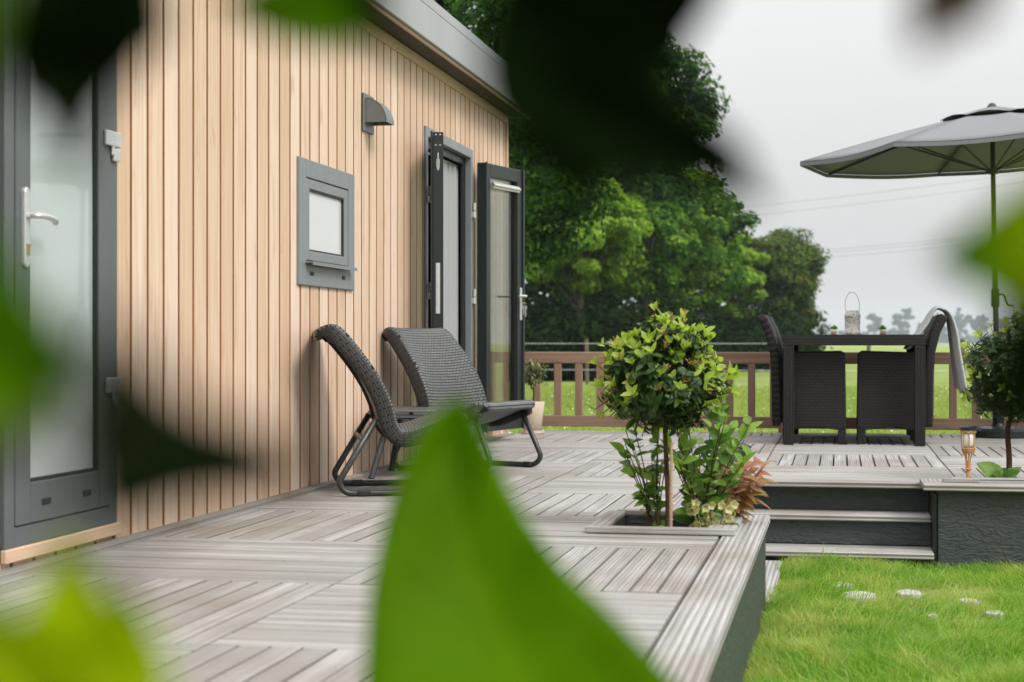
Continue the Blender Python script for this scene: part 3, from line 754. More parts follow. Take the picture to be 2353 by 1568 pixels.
# side table
tb = thing('side_table', 'small low woven side table standing between the two wicker lounge chairs', 'table', (.275, 8.62, 0.001), R(4))
m_ = MB(); P = []
def rr(hx, hy, r, n=5):
    o = []
    for cx, cy, a0 in ((hx-r, hy-r, 0), (-hx+r, hy-r, 90), (-hx+r, -hy+r, 180), (hx-r, -hy+r, 270)):
        for k in range(n+1):
            a = R(a0+90*k/n); o.append((cx+r*math.cos(a), cy+r*math.sin(a)))
    return o
ring = rr(.20, .30, .09)
zs = [(.300, .93), (.306, 1), (.338, 1), (.346, .96)]
P = [[(x*s, y*s, z) for x, y in ring+[ring[0]]] for z, s in zs]
U = [[(k*.03, z*1.0) for k in range(len(ring)+1)] for z, s in zs]
m_.grid(P, uv=U)
m_.add([(x*.96, y*.96, .346) for x, y in ring], [tuple(range(len(ring)))], [[(x, y) for x, y in ring]])
m_.add([(x*.93, y*.93, .300) for x, y in ring], [tuple(reversed(range(len(ring))))])
m_.build('tabletop', M['wick'], tb)
for sx in (-1, 1):
    for sy in (-1, 1):
        m_ = MB().tube([(sx*.10, sy*.16, .302), (sx*.17, sy*.27, .0)], .017, 8); m_.build('leg', M['tubem'], tb)

# ------------------------------------------------------------------ dining set
TX0, TX1, TY0, TY1 = 2.075, 3.010, 11.62, 13.06
dt = thing('dining_table', 'dark rattan-look dining table on four square legs near the end balustrade', 'table', ((TX0+TX1)/2, (TY0+TY1)/2, .001))
hx, hy = (TX1-TX0)/2, (TY1-TY0)/2
m_ = MB(); m_.box(-hx, hx, -hy, hy, .668, .735); m_.build('tabletop', M['wick2'], dt, bevel=.006, bseg=2)
m_ = MB(); m_.box(-hx+.012, hx-.012, -hy+.012, hy-.012, .7355, .741); m_.build('top_plate', M['wick2'], dt)
for sx in (-1, 1):
    for sy in (-1, 1):
        m_ = MB(); x = sx*(hx-.037); y = sy*(hy-.037); m_.box(x-.035, x+.035, y-.035, y+.035, 0, .6675); m_.build('leg', M['wick2'], dt, bevel=.006, bseg=2)
def arm_chair():
    root = thing('armchair', '', 'chair', (0, 0, 0), 0, 'rattan armchairs at the dining table')
    hw = .285
    m_ = MB(); m_.box(-.17, .22, -hw+.045, hw-.045, .36, .42); m_.build('seat', M['wick2'], root, bevel=.02, bseg=3)
    P = []
    for z, x in ((.12, -.200), (.40, -.203), (.62, -.215), (.76, -.250), (.845, -.292), (.872, -.306)):
        P.append([(x-.035, -hw+.0, z), (x-.045, 0, z), (x-.035, hw, z)])
    U = [[(j*.28, p[0][2]) for j in range(3)] for p in P]
    MB().grid(P, uv=U).build('backrest', M['wick2'], root, smooth=True, solid=.06, soff=0, bevel=.012, bseg=2)
    for s in (-1, 1):
        y0, y1 = sorted((s*(hw-.042), s*hw)); sm = MB()
        pr = [(-.192, .115), (-.192, .585), (-.17, .617), (.195, .628), (.225, .61), (.232, .115), (.18, .095), (.02, .118), (-.13, .095)]
        n = len(pr)
        sm.add([(a, y0, b) for a, b in pr]+[(a, y1, b) for a, b in pr],
               [tuple(range(n)), tuple(reversed(range(n, 2*n)))]+[(k, n+k, n+(k+1) % n, (k+1) % n) for k in range(n)],
               [[(a, b) for a, b in pr], [(a, b) for a, b in reversed(pr)]]+[[(0, 0), (.05, 0), (.05, .3), (0, .3)]]*n)
        sm.build('side_panel', M['wick2'], root, bevel=.008, bseg=2)
        for x in (-.165, .204):
            lm = MB(); yl = s*(hw-.03); lm.box(x-.028, x+.026, yl-.026, yl+.026, 0, .110); lm.build('leg', M['wick2'], root, bevel=.005)
    return root
ch = arm_chair(); ZD = .001
pos = [(2.262, 12.02, 0, 'dark rattan armchair nearer the camera, pushed under the table beside the topiary'),
       (2.798, 12.05, 180, 'dark rattan armchair with a pale throw over its backrest, tucked under the dining table'),
       (2.262, 12.72, 0, 'dark rattan armchair nearer the balustrade on the cabin side of the dining table'),
       (2.806, 12.72, 180, 'dark rattan armchair nearer the balustrade, on the parasol side of the dining table')]
for i, (x, y, a, lb) in enumerate(pos):
    o = ch if i == 0 else copy_tree(ch)
    o.location = (x, y, ZD); o.rotation_euler = (0, 0, R(a)); o['label'] = lb
# throw over the near right chair's back
P = []; 
path = smooth_path([(2.90, 0, .645), (2.955, 0, .72), (3.025, 0, .82), (3.06, 0, .885), (3.105, 0, .925), (3.16, 0, .885), (3.185, 0, .78), (3.20, 0, .62), (3.215, 0, .48), (3.225, 0, .365)], 5)
for i, p in enumerate(path):
    row = []; s = i/(len(path)-1)
    for j in range(15):
        q = j/14; yy = 11.80+.36*q + .03*math.sin(s*5)
        off = .014*math.sin(q*13+s*2)*min(1, abs(s-.45)*4) + (.05*s*s*(1-q) if s > .5 else 0)
        row.append((p.x+off, yy-.04*s*(q-.5), p.z-.02*math.sin(q*6)*s))
    P.append(row)
tag(MB().grid(P).build('throw_blanket', M['towel'], smooth=True, solid=.012, soff=0), 'pale grey throw draped over the backrest of a dining armchair', 'blanket')

# lantern and little plants on the table
lp = at(1959, 770, 12.25); lp.z = .742
ln = thing('table_lantern', 'white pierced ceramic lantern with a tall leather handle on the dining table', 'lantern', lp)
MB().lathe([(.050, 0), (.058, .004), (.058, .022), (.055, .026), (.055, .125), (.058, .130), (.056, .148), (.048, .168), (.046, .176), (.040, .176), (.040, .12)], 28).build('body', M['lantern'], ln, smooth=True)
pts = smooth_path([(-.044, 0, .165), (-.050, 0, .20), (-.046, 0, .26), (-.022, 0, .300), (.010, 0, .302), (.036, 0, .268), (.047, 0, .21), (.044, 0, .165)], 5)
hb = MB(); P = [[(p.x, -.008, p.z), (p.x, .008, p.z)] for p in pts]; hb.grid(P).build('handle', M['leather'], ln, solid=.003)
def rosette(mb, c, r, n, up=.6, ln=.05, wd=.016, mi=0):
    for k in range(n):
        a = 2.4*k; e = up*(1-.8*k/n)+.1
        d = Vector((math.cos(a)*math.cos(e*1.5), math.sin(a)*math.cos(e*1.5), math.sin(e*1.5)))
        mb.leaf(Vector(c), d, (0, 0, 1), ln*random.uniform(.7, 1.1), wd, .2, .2, 3, mi)
for px, lb in ((1916, 'tiny potted succulent on the dining table, on the cabin side of the lantern'), (2029, 'tiny potted succulent on the dining table, on the parasol side of the lantern')):
    p = at(px, 770, 12.1); p.z = .742
    t_ = thing('succulent_pot', lb, 'plant', p, 0, 'succulents on the dining table')
    MB().lathe([(.014, 0), (.018, .002), (.022, .032), (.019, .032), (.018, .026)], 14).build('pot', M['cane'], t_, smooth=True)
    mb = MB()
    for k in range(46):
        d = Vector((random.gauss(0, 1), random.gauss(0, 1), random.uniform(.05, 1.6))).normalized()
        mb.leaf(Vector((0, 0, .036))+d*.008, d, (0, 0, 1), .030, .010, .3, -.1, 3)
    mb.build('foliage', M['shrubl'], t_)

# ------------------------------------------------------------------ parasol
pb = at(2294, 1000, 12.45); UX, UY = pb.x, pb.y
pa = thing('parasol', 'grey octagonal parasol open above the dining corner, on a dark crank pole', 'parasol', (UX, UY, .001))
MB().lathe([(.235, 0), (.245, .008), (.245, .05), (.225, .068), (.05, .078), (.04, .10), (.04, .26), (.024, .27)], 32).build('base', M['dframe'], pa, smooth=False)
lean = -.045
MB().tube([(0, 0, .08), (lean*.55, 0, 1.34)], .0205, 14).build('lower_pole', M['pole'], pa, smooth=True)
MB().tube([(lean*.55, 0, 1.33), (lean, 0, 2.36)], .0175, 14).build('pole', M['pole'], pa, smooth=True)
cx_, cz_ = lean*.55*.80, 1.02
m_ = MB(); m_.tube([(cx_, 0, cz_-.07), (cx_, 0, cz_+.06)], .030, 14)
crank = m_.build('crank_housing', M['dframe'], pa)
m_ = MB(); m_.tube(round_path([(cx_+.025, -.01, cz_+.02), (cx_+.06, -.02, cz_+.02), (cx_+.085, -.02, cz_-.06), (cx_+.13, -.02, cz_-.065)], .02), .0075, 8); m_.build('crank_handle', M['dframe'], crank)
Rm = Euler((R(.4), R(-3.0), 0)).to_matrix()     # canopy tilt
top = Vector((lean, 0, 2.375)); RAD = 1.43; DROP = .30; PH = 148
def cpt(a, f, sagz=0):
    dr = DROP*(.22*f+.78*f**1.25); return top + Rm @ Vector((RAD*f*math.cos(a), RAD*f*math.sin(a), -dr-sagz))
mb = MB()
NS = 8
for k in range(8):
    a0, a1 = R(PH+45*k), R(PH+45*(k+1)); P = []
    for i in range(11):
        f = .09+.91*i/10; row = []
        p0, p1 = cpt(a0, f), cpt(a1, f)
        for j in range(NS+1):
            q = j/NS; p = p0.lerp(p1, q); s = math.sin(math.pi*q)
            inw = (Vector((top.x, top.y, p.z))-p); 
            row.append(p + inw*(.035*s*f*(1 if i == 10 else .6)) - Vector((0, 0, .022*s*f)))
        P.append(row)
    mb.grid(P)
can = mb.build('canopy', M['canopy'], pa, smooth=True, solid=.0025)
# small hem below the rim
mb = MB()
for k in range(8):
    a0, a1 = R(PH+45*k), R(PH+45*(k+1)); P = [[], []]
    for j in range(NS+1):
        q = j/NS; p = cpt(a0, .998).lerp(cpt(a1, .998), q); s = math.sin(math.pi*q)
        inw = Vector((top.x, top.y, p.z))-p; p = p+inw*(.035*s)-Vector((0, 0, .022*s+.003)); P[0].append(p); P[1].append(p-Vector((0, 0, .028)))
    mb.grid(P)
mb.build('hem', M['canopy'], can, solid=.0025)
mb = MB()
for k in range(8):
    a0, a1 = R(PH+45*k), R(PH+45*(k+1)); P = []
    for i in range(5):
        f = .02+.25*i/4; p0, p1 = cpt(a0, f), cpt(a1, f); row = []
        for j in range(5):
            q = j/4; p = p0.lerp(p1, q); s = math.sin(math.pi*q)
            row.append(p+Vector((0, 0, .030-.018*(i/4)+(.022*s if i == 4 else .004*s))))
        P.append(row)
    mb.grid(P)
mb.build('vent_flap', M['canopy'], pa, smooth=True, solid=.0025)
MB().lathe([(.012, 0), (.035, 0), (.038, .02), (.02, .045), (.006, .05)], 14, (top.x, top.y, top.z+.012)).build('finial', M['dframe'], pa)
for k in range(8):
    a = R(PH+45*k)
    pts = [cpt(a, f)-Vector((0, 0, .018)) for f in (.06, .3, .6, .98)]
    rb = MB().tube(pts, .0085, 6).build('rib', M['dframe'], pa)
    e = cpt(a, .52)-Vector((0, 0, .022)); hub = Vector((lean*.9, 0, 1.93))
    MB().tube([hub.lerp(e, .03), e], .007, 6).build('strut', M['dframe'], rb)
MB().lathe([(.022, 0), (.045, .004), (.045, .035), (.022, .04)], 16, (lean*.9, 0, 1.915)).build('runner_hub', M['dframe'], pa)

# ------------------------------------------------------------------ planters
p1 = thing('planter_box', 'square planting hole with a weathered wooden rim at the near deck corner, holding the topiary', 'planter', (1.80, 6.45, 0))
fx0, fx1, fy0, fy1 = 1.548, 2.085, 6.095, 6.80
m_ = MB()
m_.box(fx0, fx1, fy0, fy0+.068, .002, .024, ax=0); m_.box(fx0+.03, fx1, fy1-.068, fy1, .002, .024, ax=0)
m_.box(fx0, fx0+.068, fy0+.069, fy1-.069, .002, .022, ax=1); m_.box(fx1-.105, fx1, fy0+.069, fy1-.069, .002, .022, ax=1)
wb(m_, 'rim', M['trim'], p1, bevel=.004, bseg=2)
m_ = MB()
ix0, ix1, iy0, iy1 = 1.602, 2.028, 6.152, 6.738
m_.box(ix0, ix0+.012, iy0, iy1, -.30, .0015); m_.box(ix1-.012, ix1, iy0, iy1, -.30, .0015); m_.box(ix0+.0125, ix1-.0125, iy0, iy0+.012, -.30, .0015); m_.box(ix0+.0125, ix1-.0125, iy1-.012, iy1, -.30, .0015)
wb(m_, 'liner', M['panel'], p1)
def soil(x0, x1, y0, y1, z, par):
    P = [[(x0+(x1-x0)*i/14, y0+(y1-y0)*j/14, z+random.uniform(-.012, .012)) for j in range(15)] for i in range(15)]
    return wb(MB().grid(P), 'soil', M['soil'], par, smooth=True)
soil(ix0+.012, ix1-.012, iy0+.012, iy1-.012, -.06, p1)
p2 = thing('planter_box', 'long raised slate-panelled planter with a wooden cap beside the steps, holding the torch', 'planter', (3.9, 8.55, GZ))
m_ = MB(); m_.box(2.906, 4.9, 8.28, 8.295, GZ-.03, -.007); m_.box(2.906, 2.921, 8.2955, 8.86, GZ-.03, -.007); m_.box(2.922, 4.9, 8.845, 8.86, GZ-.03, -.04); m_.box(4.885, 4.9, 8.296, 8.844, GZ-.03, -.007)
wb(m_, 'panel', M['panel'], p2, bevel=.002)
m_ = MB()
m_.box(2.835, 4.96, 8.215, 8.335, -.006, .026, ax=0); m_.box(2.835, 2.985, 8.337, 8.62, -.006, .022, ax=1)
m_.box(2.99, 4.96, 8.39, 8.43, -.006, .030, ax=0); m_.box(2.99, 4.96, 8.66, 8.733, -.006, .022, ax=0); m_.box(2.93, 3.10, 8.337, 8.388, .0225, .042, ax=0); 
wb(m_, 'cap', M['edge'], p2, bevel=.006, bseg=2)
soil(2.93, 4.88, 8.30, 8.84, -.05, p2)

# ------------------------------------------------------------------ topiaries
def fib(n):
    k = np.arange(n)+.5; ph = np.arccos(1-2*k/n); th = np.pi*(1+5**.5)*k
    return [Vector((math.sin(a)*math.cos(b), math.sin(a)*math.sin(b), math.cos(a))) for a, b in zip(ph, th)]
def topiary(name, label, loc, c, rad, rz, nsh, seed, buds=True, trunk_r=.011, yf=1.0):
    rs = random.Random(seed)
    root = thing(name, label, 'topiary', loc, 0)
    tk = MB(); pts = smooth_path([(0, 0, -.06), (.003, .002, .12), (-.004, 0, .28), (c.x*.5, c.y*.5, c.z-rz*.6), (c.x, c.y, c.z)], 4)
    tk.tube(pts, [trunk_r*(1-.35*i/(len(pts)-1)) for i in range(len(pts))], 9)
    for k in range(9):
        d = Vector((rs.gauss(0, 1), rs.gauss(0, 1), rs.uniform(.1, 1.4))).normalized()
        tk.tube(smooth_path([Vector((c.x*.5, c.y*.5, c.z-rz*.6)), c+Vector((d.x*rad*.3, d.y*rad*.3, -rz*.15)), c+Vector((d.x*rad*.75, d.y*rad*.75, d.z*rz*.7))], 4), .004, 5)
    old = yng = bd = MB(); tw = tk
    for i, d in enumerate(fib(nsh)):
        lump = 1+.16*math.sin(d.x*5+seed)*math.sin(d.y*6+1)+.12*math.sin(d.z*7+2*d.x)+rs.uniform(-.13, .08)+(rs.uniform(.10, .26) if rs.random() < .06 else 0)
        if d.z < -.55: lump *= .90
        p = c+Vector((d.x*rad, d.y*rad, d.z*rz))*lump
        out_ = (d*.75+Vector((0, 0, .55))).normalized()
        if d.z < -.2: out_ = (d+Vector((0, 0, -.25))).normalized()
        q = p-out_*.05; tw.tube([q, p], .0016, 4, False)
        # old leaves round the shoot
        for k in range(7):
            a = rs.uniform(0, 6.28); s1 = out_.orthogonal().normalized(); s2 = out_.cross(s1)
            dd = (out_*rs.uniform(-.25, .55)+(s1*math.cos(a)+s2*math.sin(a))).normalized()
            old.leaf(q+out_*rs.uniform(-.02, .02), dd, out_, rs.uniform(.036, .060), rs.uniform(.019, .028), .22, rs.uniform(.05, .3), 4)
        # young tuft on the upper and sun side
        if d.z > -.45 and rs.random() < yf*(.62+.45*max(0, d.z)+.3*max(0, d.x)):
            nl = rs.choice((2, 3, 4, 5)); sc = rs.uniform(.7, 1.15)
            for k in range(nl):
                a = 6.28*k/nl+rs.uniform(-.4, .4); s1 = out_.orthogonal().normalized(); s2 = out_.cross(s1)
                dd = (out_*rs.uniform(.35, 1.1)+Vector((0, 0, .25))+(s1*math.cos(a)+s2*math.sin(a))*.8).normalized()
                yng.leaf(p+out_*rs.uniform(-.004, .012), dd, out_.cross(dd).cross(dd)*-1, (.046*sc*rs.uniform(.7, 1.15)), .0245*sc*rs.uniform(.8, 1.1), .2, rs.uniform(-.1, .2), 4, 1)
        if buds and rs.random() < .16 and d.z > -.3:
            for k in range(9):
                dd = (out_+Vector((rs.gauss(0, .45), rs.gauss(0, .45), rs.gauss(0, .45)))).normalized()
                e = p+dd*rs.uniform(.018, .032); bd.tube([p, e], .0012, 4, False, 2)
                bd.lathe([(.0006, -.002), (.0024, 0), (.0006, .003)], 5, e, 2)
    for k in range(170):      # inner leaves that close the core
        d = Vector((rs.gauss(0, 1), rs.gauss(0, 1), rs.gauss(0, 1))).normalized(); p = c+Vector((d.x*rad, d.y*rad, d.z*rz))*rs.uniform(.3, .8)
        old.leaf(p, (d+Vector((rs.gauss(0, .6), rs.gauss(0, .6), rs.gauss(0, .6)))), (0, 0, 1), .055, .024, .2, .2, 3)
    tk.build('trunk', M['stem'], root, smooth=True)
    old.build('foliage', [M['topi'], M['topy'], M['bud']], root, smooth=True)
    return root
tpos = at(1533, 1219, 6.33); tpos.z = -.02
topiary('topiary_tree', 'ball topiary on a thin bare stem with bright young tips in the near planting hole', tpos, Vector((-.022, .0, 0.562)), .205, .222, 430, 3, yf=.64)
tp2 = at(2318, 1080, 8.55); tp2.z = -.02
topiary('topiary_tree', 'dark green ball topiary in the raised planter beside the bamboo torch', tp2, Vector((.055, .0, .545)), .262, .285, 300, 8, False, .016, .5)
sp_ = at(1541, 1222, 6.25); sp_.z = -.05
bs = thing('bamboo_stake', 'dry bamboo cane stuck upright beside the stem of the near topiary', 'stake', sp_)
m_ = MB(); pts = [(0.0, 0, 0), (.001, 0, .12), (.003, 0, .375)]
m_.tube(pts, [.0068, .0064, .0055], 10)
for z in (.09, .19, .29): m_.lathe([(.0062, -.004), (.0076, 0), (.0062, .004)], 10, (.001+.003*z, 0, z))
m_.build('cane', M['cane'], bs)

def stem_plant(name, label, loc, nst, h, spread, lmat, smat, ll, lw, nl, seed, droop=.3, cat='shrub', lean=(0, 0), whorl=1, zb=0.2):
    rs = random.Random(seed); root = thing(name, label, cat, loc)
    sm_, lm = MB(), MB()
    for k in range(nst):
        a = rs.uniform(0, 6.28); s = spread*rs.uniform(.3, 1); hh = h*rs.uniform(.6, 1.05)
        e = Vector((math.cos(a)*s+lean[0], math.sin(a)*s+lean[1], hh))
        pts = smooth_path([(math.cos(a)*.02, math.sin(a)*.02, -.05), (e.x*.35, e.y*.35, hh*.45), e], 6)
        sm_.tube(pts, [.0035*(1-.6*i/len(pts)) for i in range(len(pts))], 5)
        n = nl
        for i in range(n):
            t = zb+(1-zb)*i/(n-1); p = pts[min(len(pts)-1, int(t*(len(pts)-1)))]
            for wv in range(whorl):
                b = rs.uniform(0, 6.28) if whorl == 1 else 6.28*wv/whorl+i*.7
                el = rs.uniform(-.1, .7)*(1-droop)+ .5*t*t
                d = Vector((math.cos(b)*math.cos(el), math.sin(b)*math.cos(el), math.sin(el)))
                lm.leaf(p, d, (rs.uniform(-.5, .5), -rs.uniform(.2, 1.1), .8), ll*rs.uniform(.6, 1.15), lw*rs.uniform(.75, 1.1), .22, droop*rs.uniform(.5, 1.6), 5)
    sm_.build('stems', smat, root, smooth=True); lm.build('foliage', lmat, root, smooth=True)
    return root
def onsoil(px, py, Z, z=-.06):
    p = at(px, py, Z); p.z = z; return p
stem_plant('leafy_shrub', 'loose green shrub with pale upright shoots growing behind the stem of the near topiary', onsoil(1610, 1205, 6.45), 22, .46, .20, M['shrubl'], M['stem'], .080, .040, 11, 21, .15, lean=(.02, 0))
stem_plant('leafy_shrub', 'small sparse green shrub leaning toward the cabin at the foot of the near topiary', onsoil(1508, 1208, 6.42), 11, .44, .10, M['shrubl'], M['stem'], .078, .036, 9, 5, .25, lean=(-.05, 0), zb=.1)
stem_plant('bronze_leaved_plant', 'plant with drooping orange and bronze young leaves on red stems leaning over the steps', onsoil(1655, 1195, 6.55), 10, .30, .11, M['orange'], M['rstem'], .082, .028, 7, 14, .7, 'plant', lean=(.085, .02), whorl=2, zb=.45)
hl = thing('hellebore', 'pale greenish cream flowering plant at the deck-edge side of the near planting hole', 'flower', onsoil(1640, 1205, 6.30))
rs = random.Random(4); pt, lf, smm = MB(), MB(), MB()
for k in range(44):
    p = Vector((rs.uniform(-.085, .075), rs.uniform(-.055, .06), rs.uniform(.03, .165))); smm.tube([(p.x*.2, p.y*.2, -.02), (p.x*.8, p.y*.8, p.z*.7), p], .0022, 5)
    fd_ = Vector((rs.uniform(-.5, .6), -rs.uniform(.4, 1), rs.uniform(-.5, .4))).normalized(); s1 = fd_.orthogonal().normalized(); s2 = fd_.cross(s1)
    for j in range(5):
        a = 6.28*j/5; pt.leaf(p, s1*math.cos(a)+s2*math.sin(a)+fd_*.55, fd_, .024, .021, .1, -.25, 4)
for k in range(30):
    a = rs.uniform(0, 6.28); p = Vector((rs.uniform(-.06, .06), rs.uniform(-.05, .05), rs.uniform(.0, .08)))
    lf.leaf(p, (math.cos(a), math.sin(a), rs.uniform(-.1, .6)), (0, 0, 1), .075, .020, .2, .5, 5)
pt.build('blossoms', M['hell'], hl, smooth=True); lf.build('foliage', M['shrubl'], hl, smooth=True); smm.build('stems', M['gstem'], hl)
# creeping foliage on the soil
gc = MB()
for k in range(150):
    p = Vector((rs.uniform(1.72, 2.0), rs.uniform(6.2, 6.68), -.055)); a = rs.uniform(0, 6.28)
    gc.leaf(p, (math.cos(a), math.sin(a), rs.uniform(.1, .9)), (0, 0, 1), rs.uniform(.03, .06), .018, .2, .3, 3)
tag(gc.build('ground_cover', M['shrubl'], smooth=True), 'low mixed leaves covering the soil of the near planting hole', 'ground cover', kind='stuff')
# bergenia
bg_ = thing('bergenia', 'low rosette of big leathery leaves at the foot of the topiary in the raised planter', 'plant', onsoil(2302, 1085, 8.50, -.03))
mb = MB()
for a, ln_, e, wd in ((200, .15, .75, .10), (172, .12, 1.1, .085), (-70, .13, .12, .095), (-25, .10, .6, .06), (120, .11, .8, .06), (60, .11, .7, .07), (-120, .09, .5, .07), (10, .12, .75, .05)):
    mb.leaf((0, 0, .035), (math.cos(R(a)), math.sin(R(a)), e), (.1, -1, .75), ln_, wd, .2, .15, 6)
mb.build('foliage', M['shrubl'], bg_, smooth=True); MB().tube([(0, 0, -.02), (0, 0, .05)], .012, 8).build('stems', M['rstem'], bg_)
# bamboo torch
tt = thing('bamboo_torch', 'bamboo garden torch lamp with a dark cap stuck in the raised planter', 'garden lamp', onsoil(2225, 1088, 8.42, -.04))
MB().tube([(0, 0, 0), (0, 0, .145)], .0105, 10).build('pole', M['bamboo'], tt)
m_ = MB()
for k in range(7):
    a = 6.28*k/7+.3; m_.tube(smooth_path([(.010*math.cos(a), .010*math.sin(a), .10), (.013*math.cos(a), .013*math.sin(a), .16), (.031*math.cos(a), .031*math.sin(a), .215), (.0345*math.cos(a), .0345*math.sin(a), .30)], 4), .0028, 6)
for z, r_ in ((.105, .0145), (.198, .030), (.206, .0325), (.190, .027), (.182, .024), (.288, .037)):
    m_.tube([(r_*math.cos(6.28*k/20), r_*math.sin(6.28*k/20), z+.002*(-1)**k) for k in range(21)], .0032, 6, False)
m_.build('bamboo_cage', M['bamboo'], tt, smooth=True)
MB().lathe([(.022, .212), (.030, .225), (.0305, .297), (.02, .297)], 18).build('lamp_glass', M['lampglass'], tt, smooth=True)
MB().lathe([(.030, .298), (.043, .300), (.044, .312), (.036, .318), (.01, .321)], 22).build('lamp_cap', M['dframe'], tt)
# small solar light behind the shrub
sl = thing('solar_light', 'small dark capped solar stake light half hidden behind the loose shrub', 'garden lamp', onsoil(1708, 1180, 6.72, -.02))
MB().tube([(0, 0, 0), (0, 0, .29)], .004, 8).build('stake', M['rstem'], sl); MB().lathe([(.012, .245), (.016, .25), (.016, .29)], 12).build('lamp_glass', M['lampglass'], sl)
MB().lathe([(.018, .29), (.033, .295), (.030, .303), (.006, .315)], 16).build('lamp_cap', M['dark'], sl)
# potted plant by the open door
pp = at(1224, 990, 12.9); pp.z = .001
po = thing('potted_plant', 'cream tapered pot with a small grey-leaved bush beside the open glazed door', 'potted plant', pp)
MB().lathe([(.082, 0), (.088, .004), (.088, .026), (.074, .026), (.072, .012)], 28).build('saucer', M['cream'], po, smooth=False)
MB().lathe([(.060, .0125), (.065, .014), (.090, .236), (.087, .240), (.081, .238), (.078, .205)], 28).build('pot', M['cream'], po, smooth=True)
MB().lathe([(.001, .200), (.079, .206)], 20).build('soil', M['soil'], po)
tk, lf = MB(), MB(); rs = random.Random(12)
tk.tube(smooth_path([(0, 0, .2), (.008, 0, .30), (-.004, 0, .40)], 4), .006, 7)
for k in range(34):
    a = rs.uniform(0, 6.28); e = Vector((math.cos(a)*rs.uniform(.02, .105)+.012, math.sin(a)*rs.uniform(.02, .10), rs.uniform(.36, .57)))
    pts = smooth_path([(-.004, 0, rs.uniform(.33, .40)), e*.6+Vector((0, 0, .17)), e], 4); tk.tube(pts, .002, 4)
    for j in range(11):
        p = pts[2+int((len(pts)-3)*j/11)]
        lf.leaf(p, (rs.gauss(0, 1), rs.gauss(0, 1), rs.uniform(-.7, .9)), (0, 0, 1), rs.uniform(.035, .06), .016, .2, .3, 3)
for k in range(6): lf.leaf((rs.uniform(-.05, .05), rs.uniform(-.05, .05), .21), (rs.gauss(0, 1), rs.gauss(0, 1), .6), (0, 0, 1), .06, .014, .2, .4, 3)
tk.build('trunk', M['stem'], po); lf.build('foliage', M['olive'], po, smooth=True)

# flagstones in the lawn
SL = [(1973, 1369, 50, 'largest pale flagstone fragment showing through the lawn below the steps'), (1929, 1344, 34, 'pale flagstone fragment in the lawn between the steps and the largest flagstone'),
      (2090, 1363, 36, 'pale flagstone fragment in the lawn straight below the planter corner'), (2226, 1382, 30, 'small pale flagstone fragment farther out in the lawn in front of the planter panel'),
      (2284, 1410, 30, 'small pale flagstone fragment nearest the frame edge on the lawn'), (2140, 1416, 18, 'tiny pale flagstone chip in the middle of the lawn')]
for px, py, wpx, lb in SL:
    Z = FP*(H-GZ-.012)/(py-HY); p = at(px, py, Z); p.z = GZ; rs = random.Random(px); m_ = MB(); n = 11
    r0 = wpx/FP*Z/2*1.75; ring = [(r0*math.cos(6.28*k/n)*rs.uniform(.75, 1.1), r0*math.sin(6.28*k/n)*rs.uniform(.8, 1.15)*1.25) for k in range(n)]
    P = [[(x*s, y*s, z) for x, y in ring+[ring[0]]] for s, z in ((1.03, -.02), (1.0, .013), (.93, .017))]
    m_.grid(P); m_.add([(x*.93, y*.93, .017) for x, y in ring], [tuple(range(n))])
    o = m_.build('flagstone', M['stone']); o.location = p; tag(o, lb, 'flagstone', 'flagstones in the lawn')
STONES = [(at(px, py, FP*(H-GZ)/(py-HY)), wpx/FP*FP*(H-GZ)/(py-HY)/2*1.35) for px, py, wpx, lb in SL]

# ------------------------------------------------------------------ grass
def blades(n, x0, x1, y0, y1, hmin, hmax, wd, tufts=0, avoid=None, z=GZ, lean=.6):
    x = rng.uniform(x0, x1, n); y = rng.uniform(y0, y1, n)
    clump = np.sin(x*5.1+1.3*np.sin(y*3.7))*np.sin(y*4.3+1.7*np.sin(x*2.9)) + .6*np.sin(x*13+y*3)*np.sin(y*11-x*4)
    keep = rng.uniform(-1.6, 1.0, n) < clump+.55
    if avoid is not None:
        for c, r_ in avoid: keep &= ((x-c.x)**2+((y-c.y)/1.2)**2 > (r_*1.18)**2)
    bare = ((x-2.74)/.60)**2+((y-7.30)/.75)**2
    keep &= (bare > rng.uniform(-.15, 1.35, n))
    x, y, clump = x[keep], y[keep], clump[keep]; n = len(x)
    h = rng.uniform(hmin, hmax, n)*(1+.35*np.clip(clump, -1, 1.2)); a = rng.uniform(0, 2*np.pi, n)
    la = rng.uniform(0, 2*np.pi, n)*.5+1.2*np.sin(x*2.1+y*1.7); lm = rng.uniform(.15, lean, n)*h*(1+rng.random(n))
    dx, dy = np.cos(la)*lm, np.sin(la)*lm; w_ = wd*rng.uniform(.6, 1.2, n); sx, sy = np.cos(a)*w_, np.sin(a)*w_
    V = np.zeros((n, 6, 3), np.float32); zz = np.full(n, z)
    V[:, 0] = np.stack([x-sx, y-sy, zz], 1); V[:, 1] = np.stack([x+sx, y+sy, zz], 1)
    V[:, 2] = np.stack([x-sx*.8+dx*.3, y-sy*.8+dy*.3, zz+h*.6], 1); V[:, 3] = np.stack([x+sx*.8+dx*.3, y+sy*.8+dy*.3, zz+h*.6], 1)
    V[:, 4] = np.stack([x-sx*.12+dx, y-sy*.12+dy, zz+h*.97], 1); V[:, 5] = np.stack([x+sx*.12+dx, y+sy*.12+dy, zz+h*.97], 1)
    b = np.arange(n)[:, None]*6
    F = np.concatenate([b+np.array([0, 1, 3, 2]), b+np.array([2, 3, 5, 4])])
    return V.reshape(-1, 3), F
V, F = blades(150000, 2.17, 4.4, 4.6, 8.27, .020, .062, .0017, avoid=STONES, lean=1.1)
V2, F2 = blades(2200, 2.18, 4.4, 4.7, 8.27, .04, .10, .0028, avoid=STONES, lean=1.3)
F = np.concatenate([F, F2+len(V)]); V = np.concatenate([V, V2])
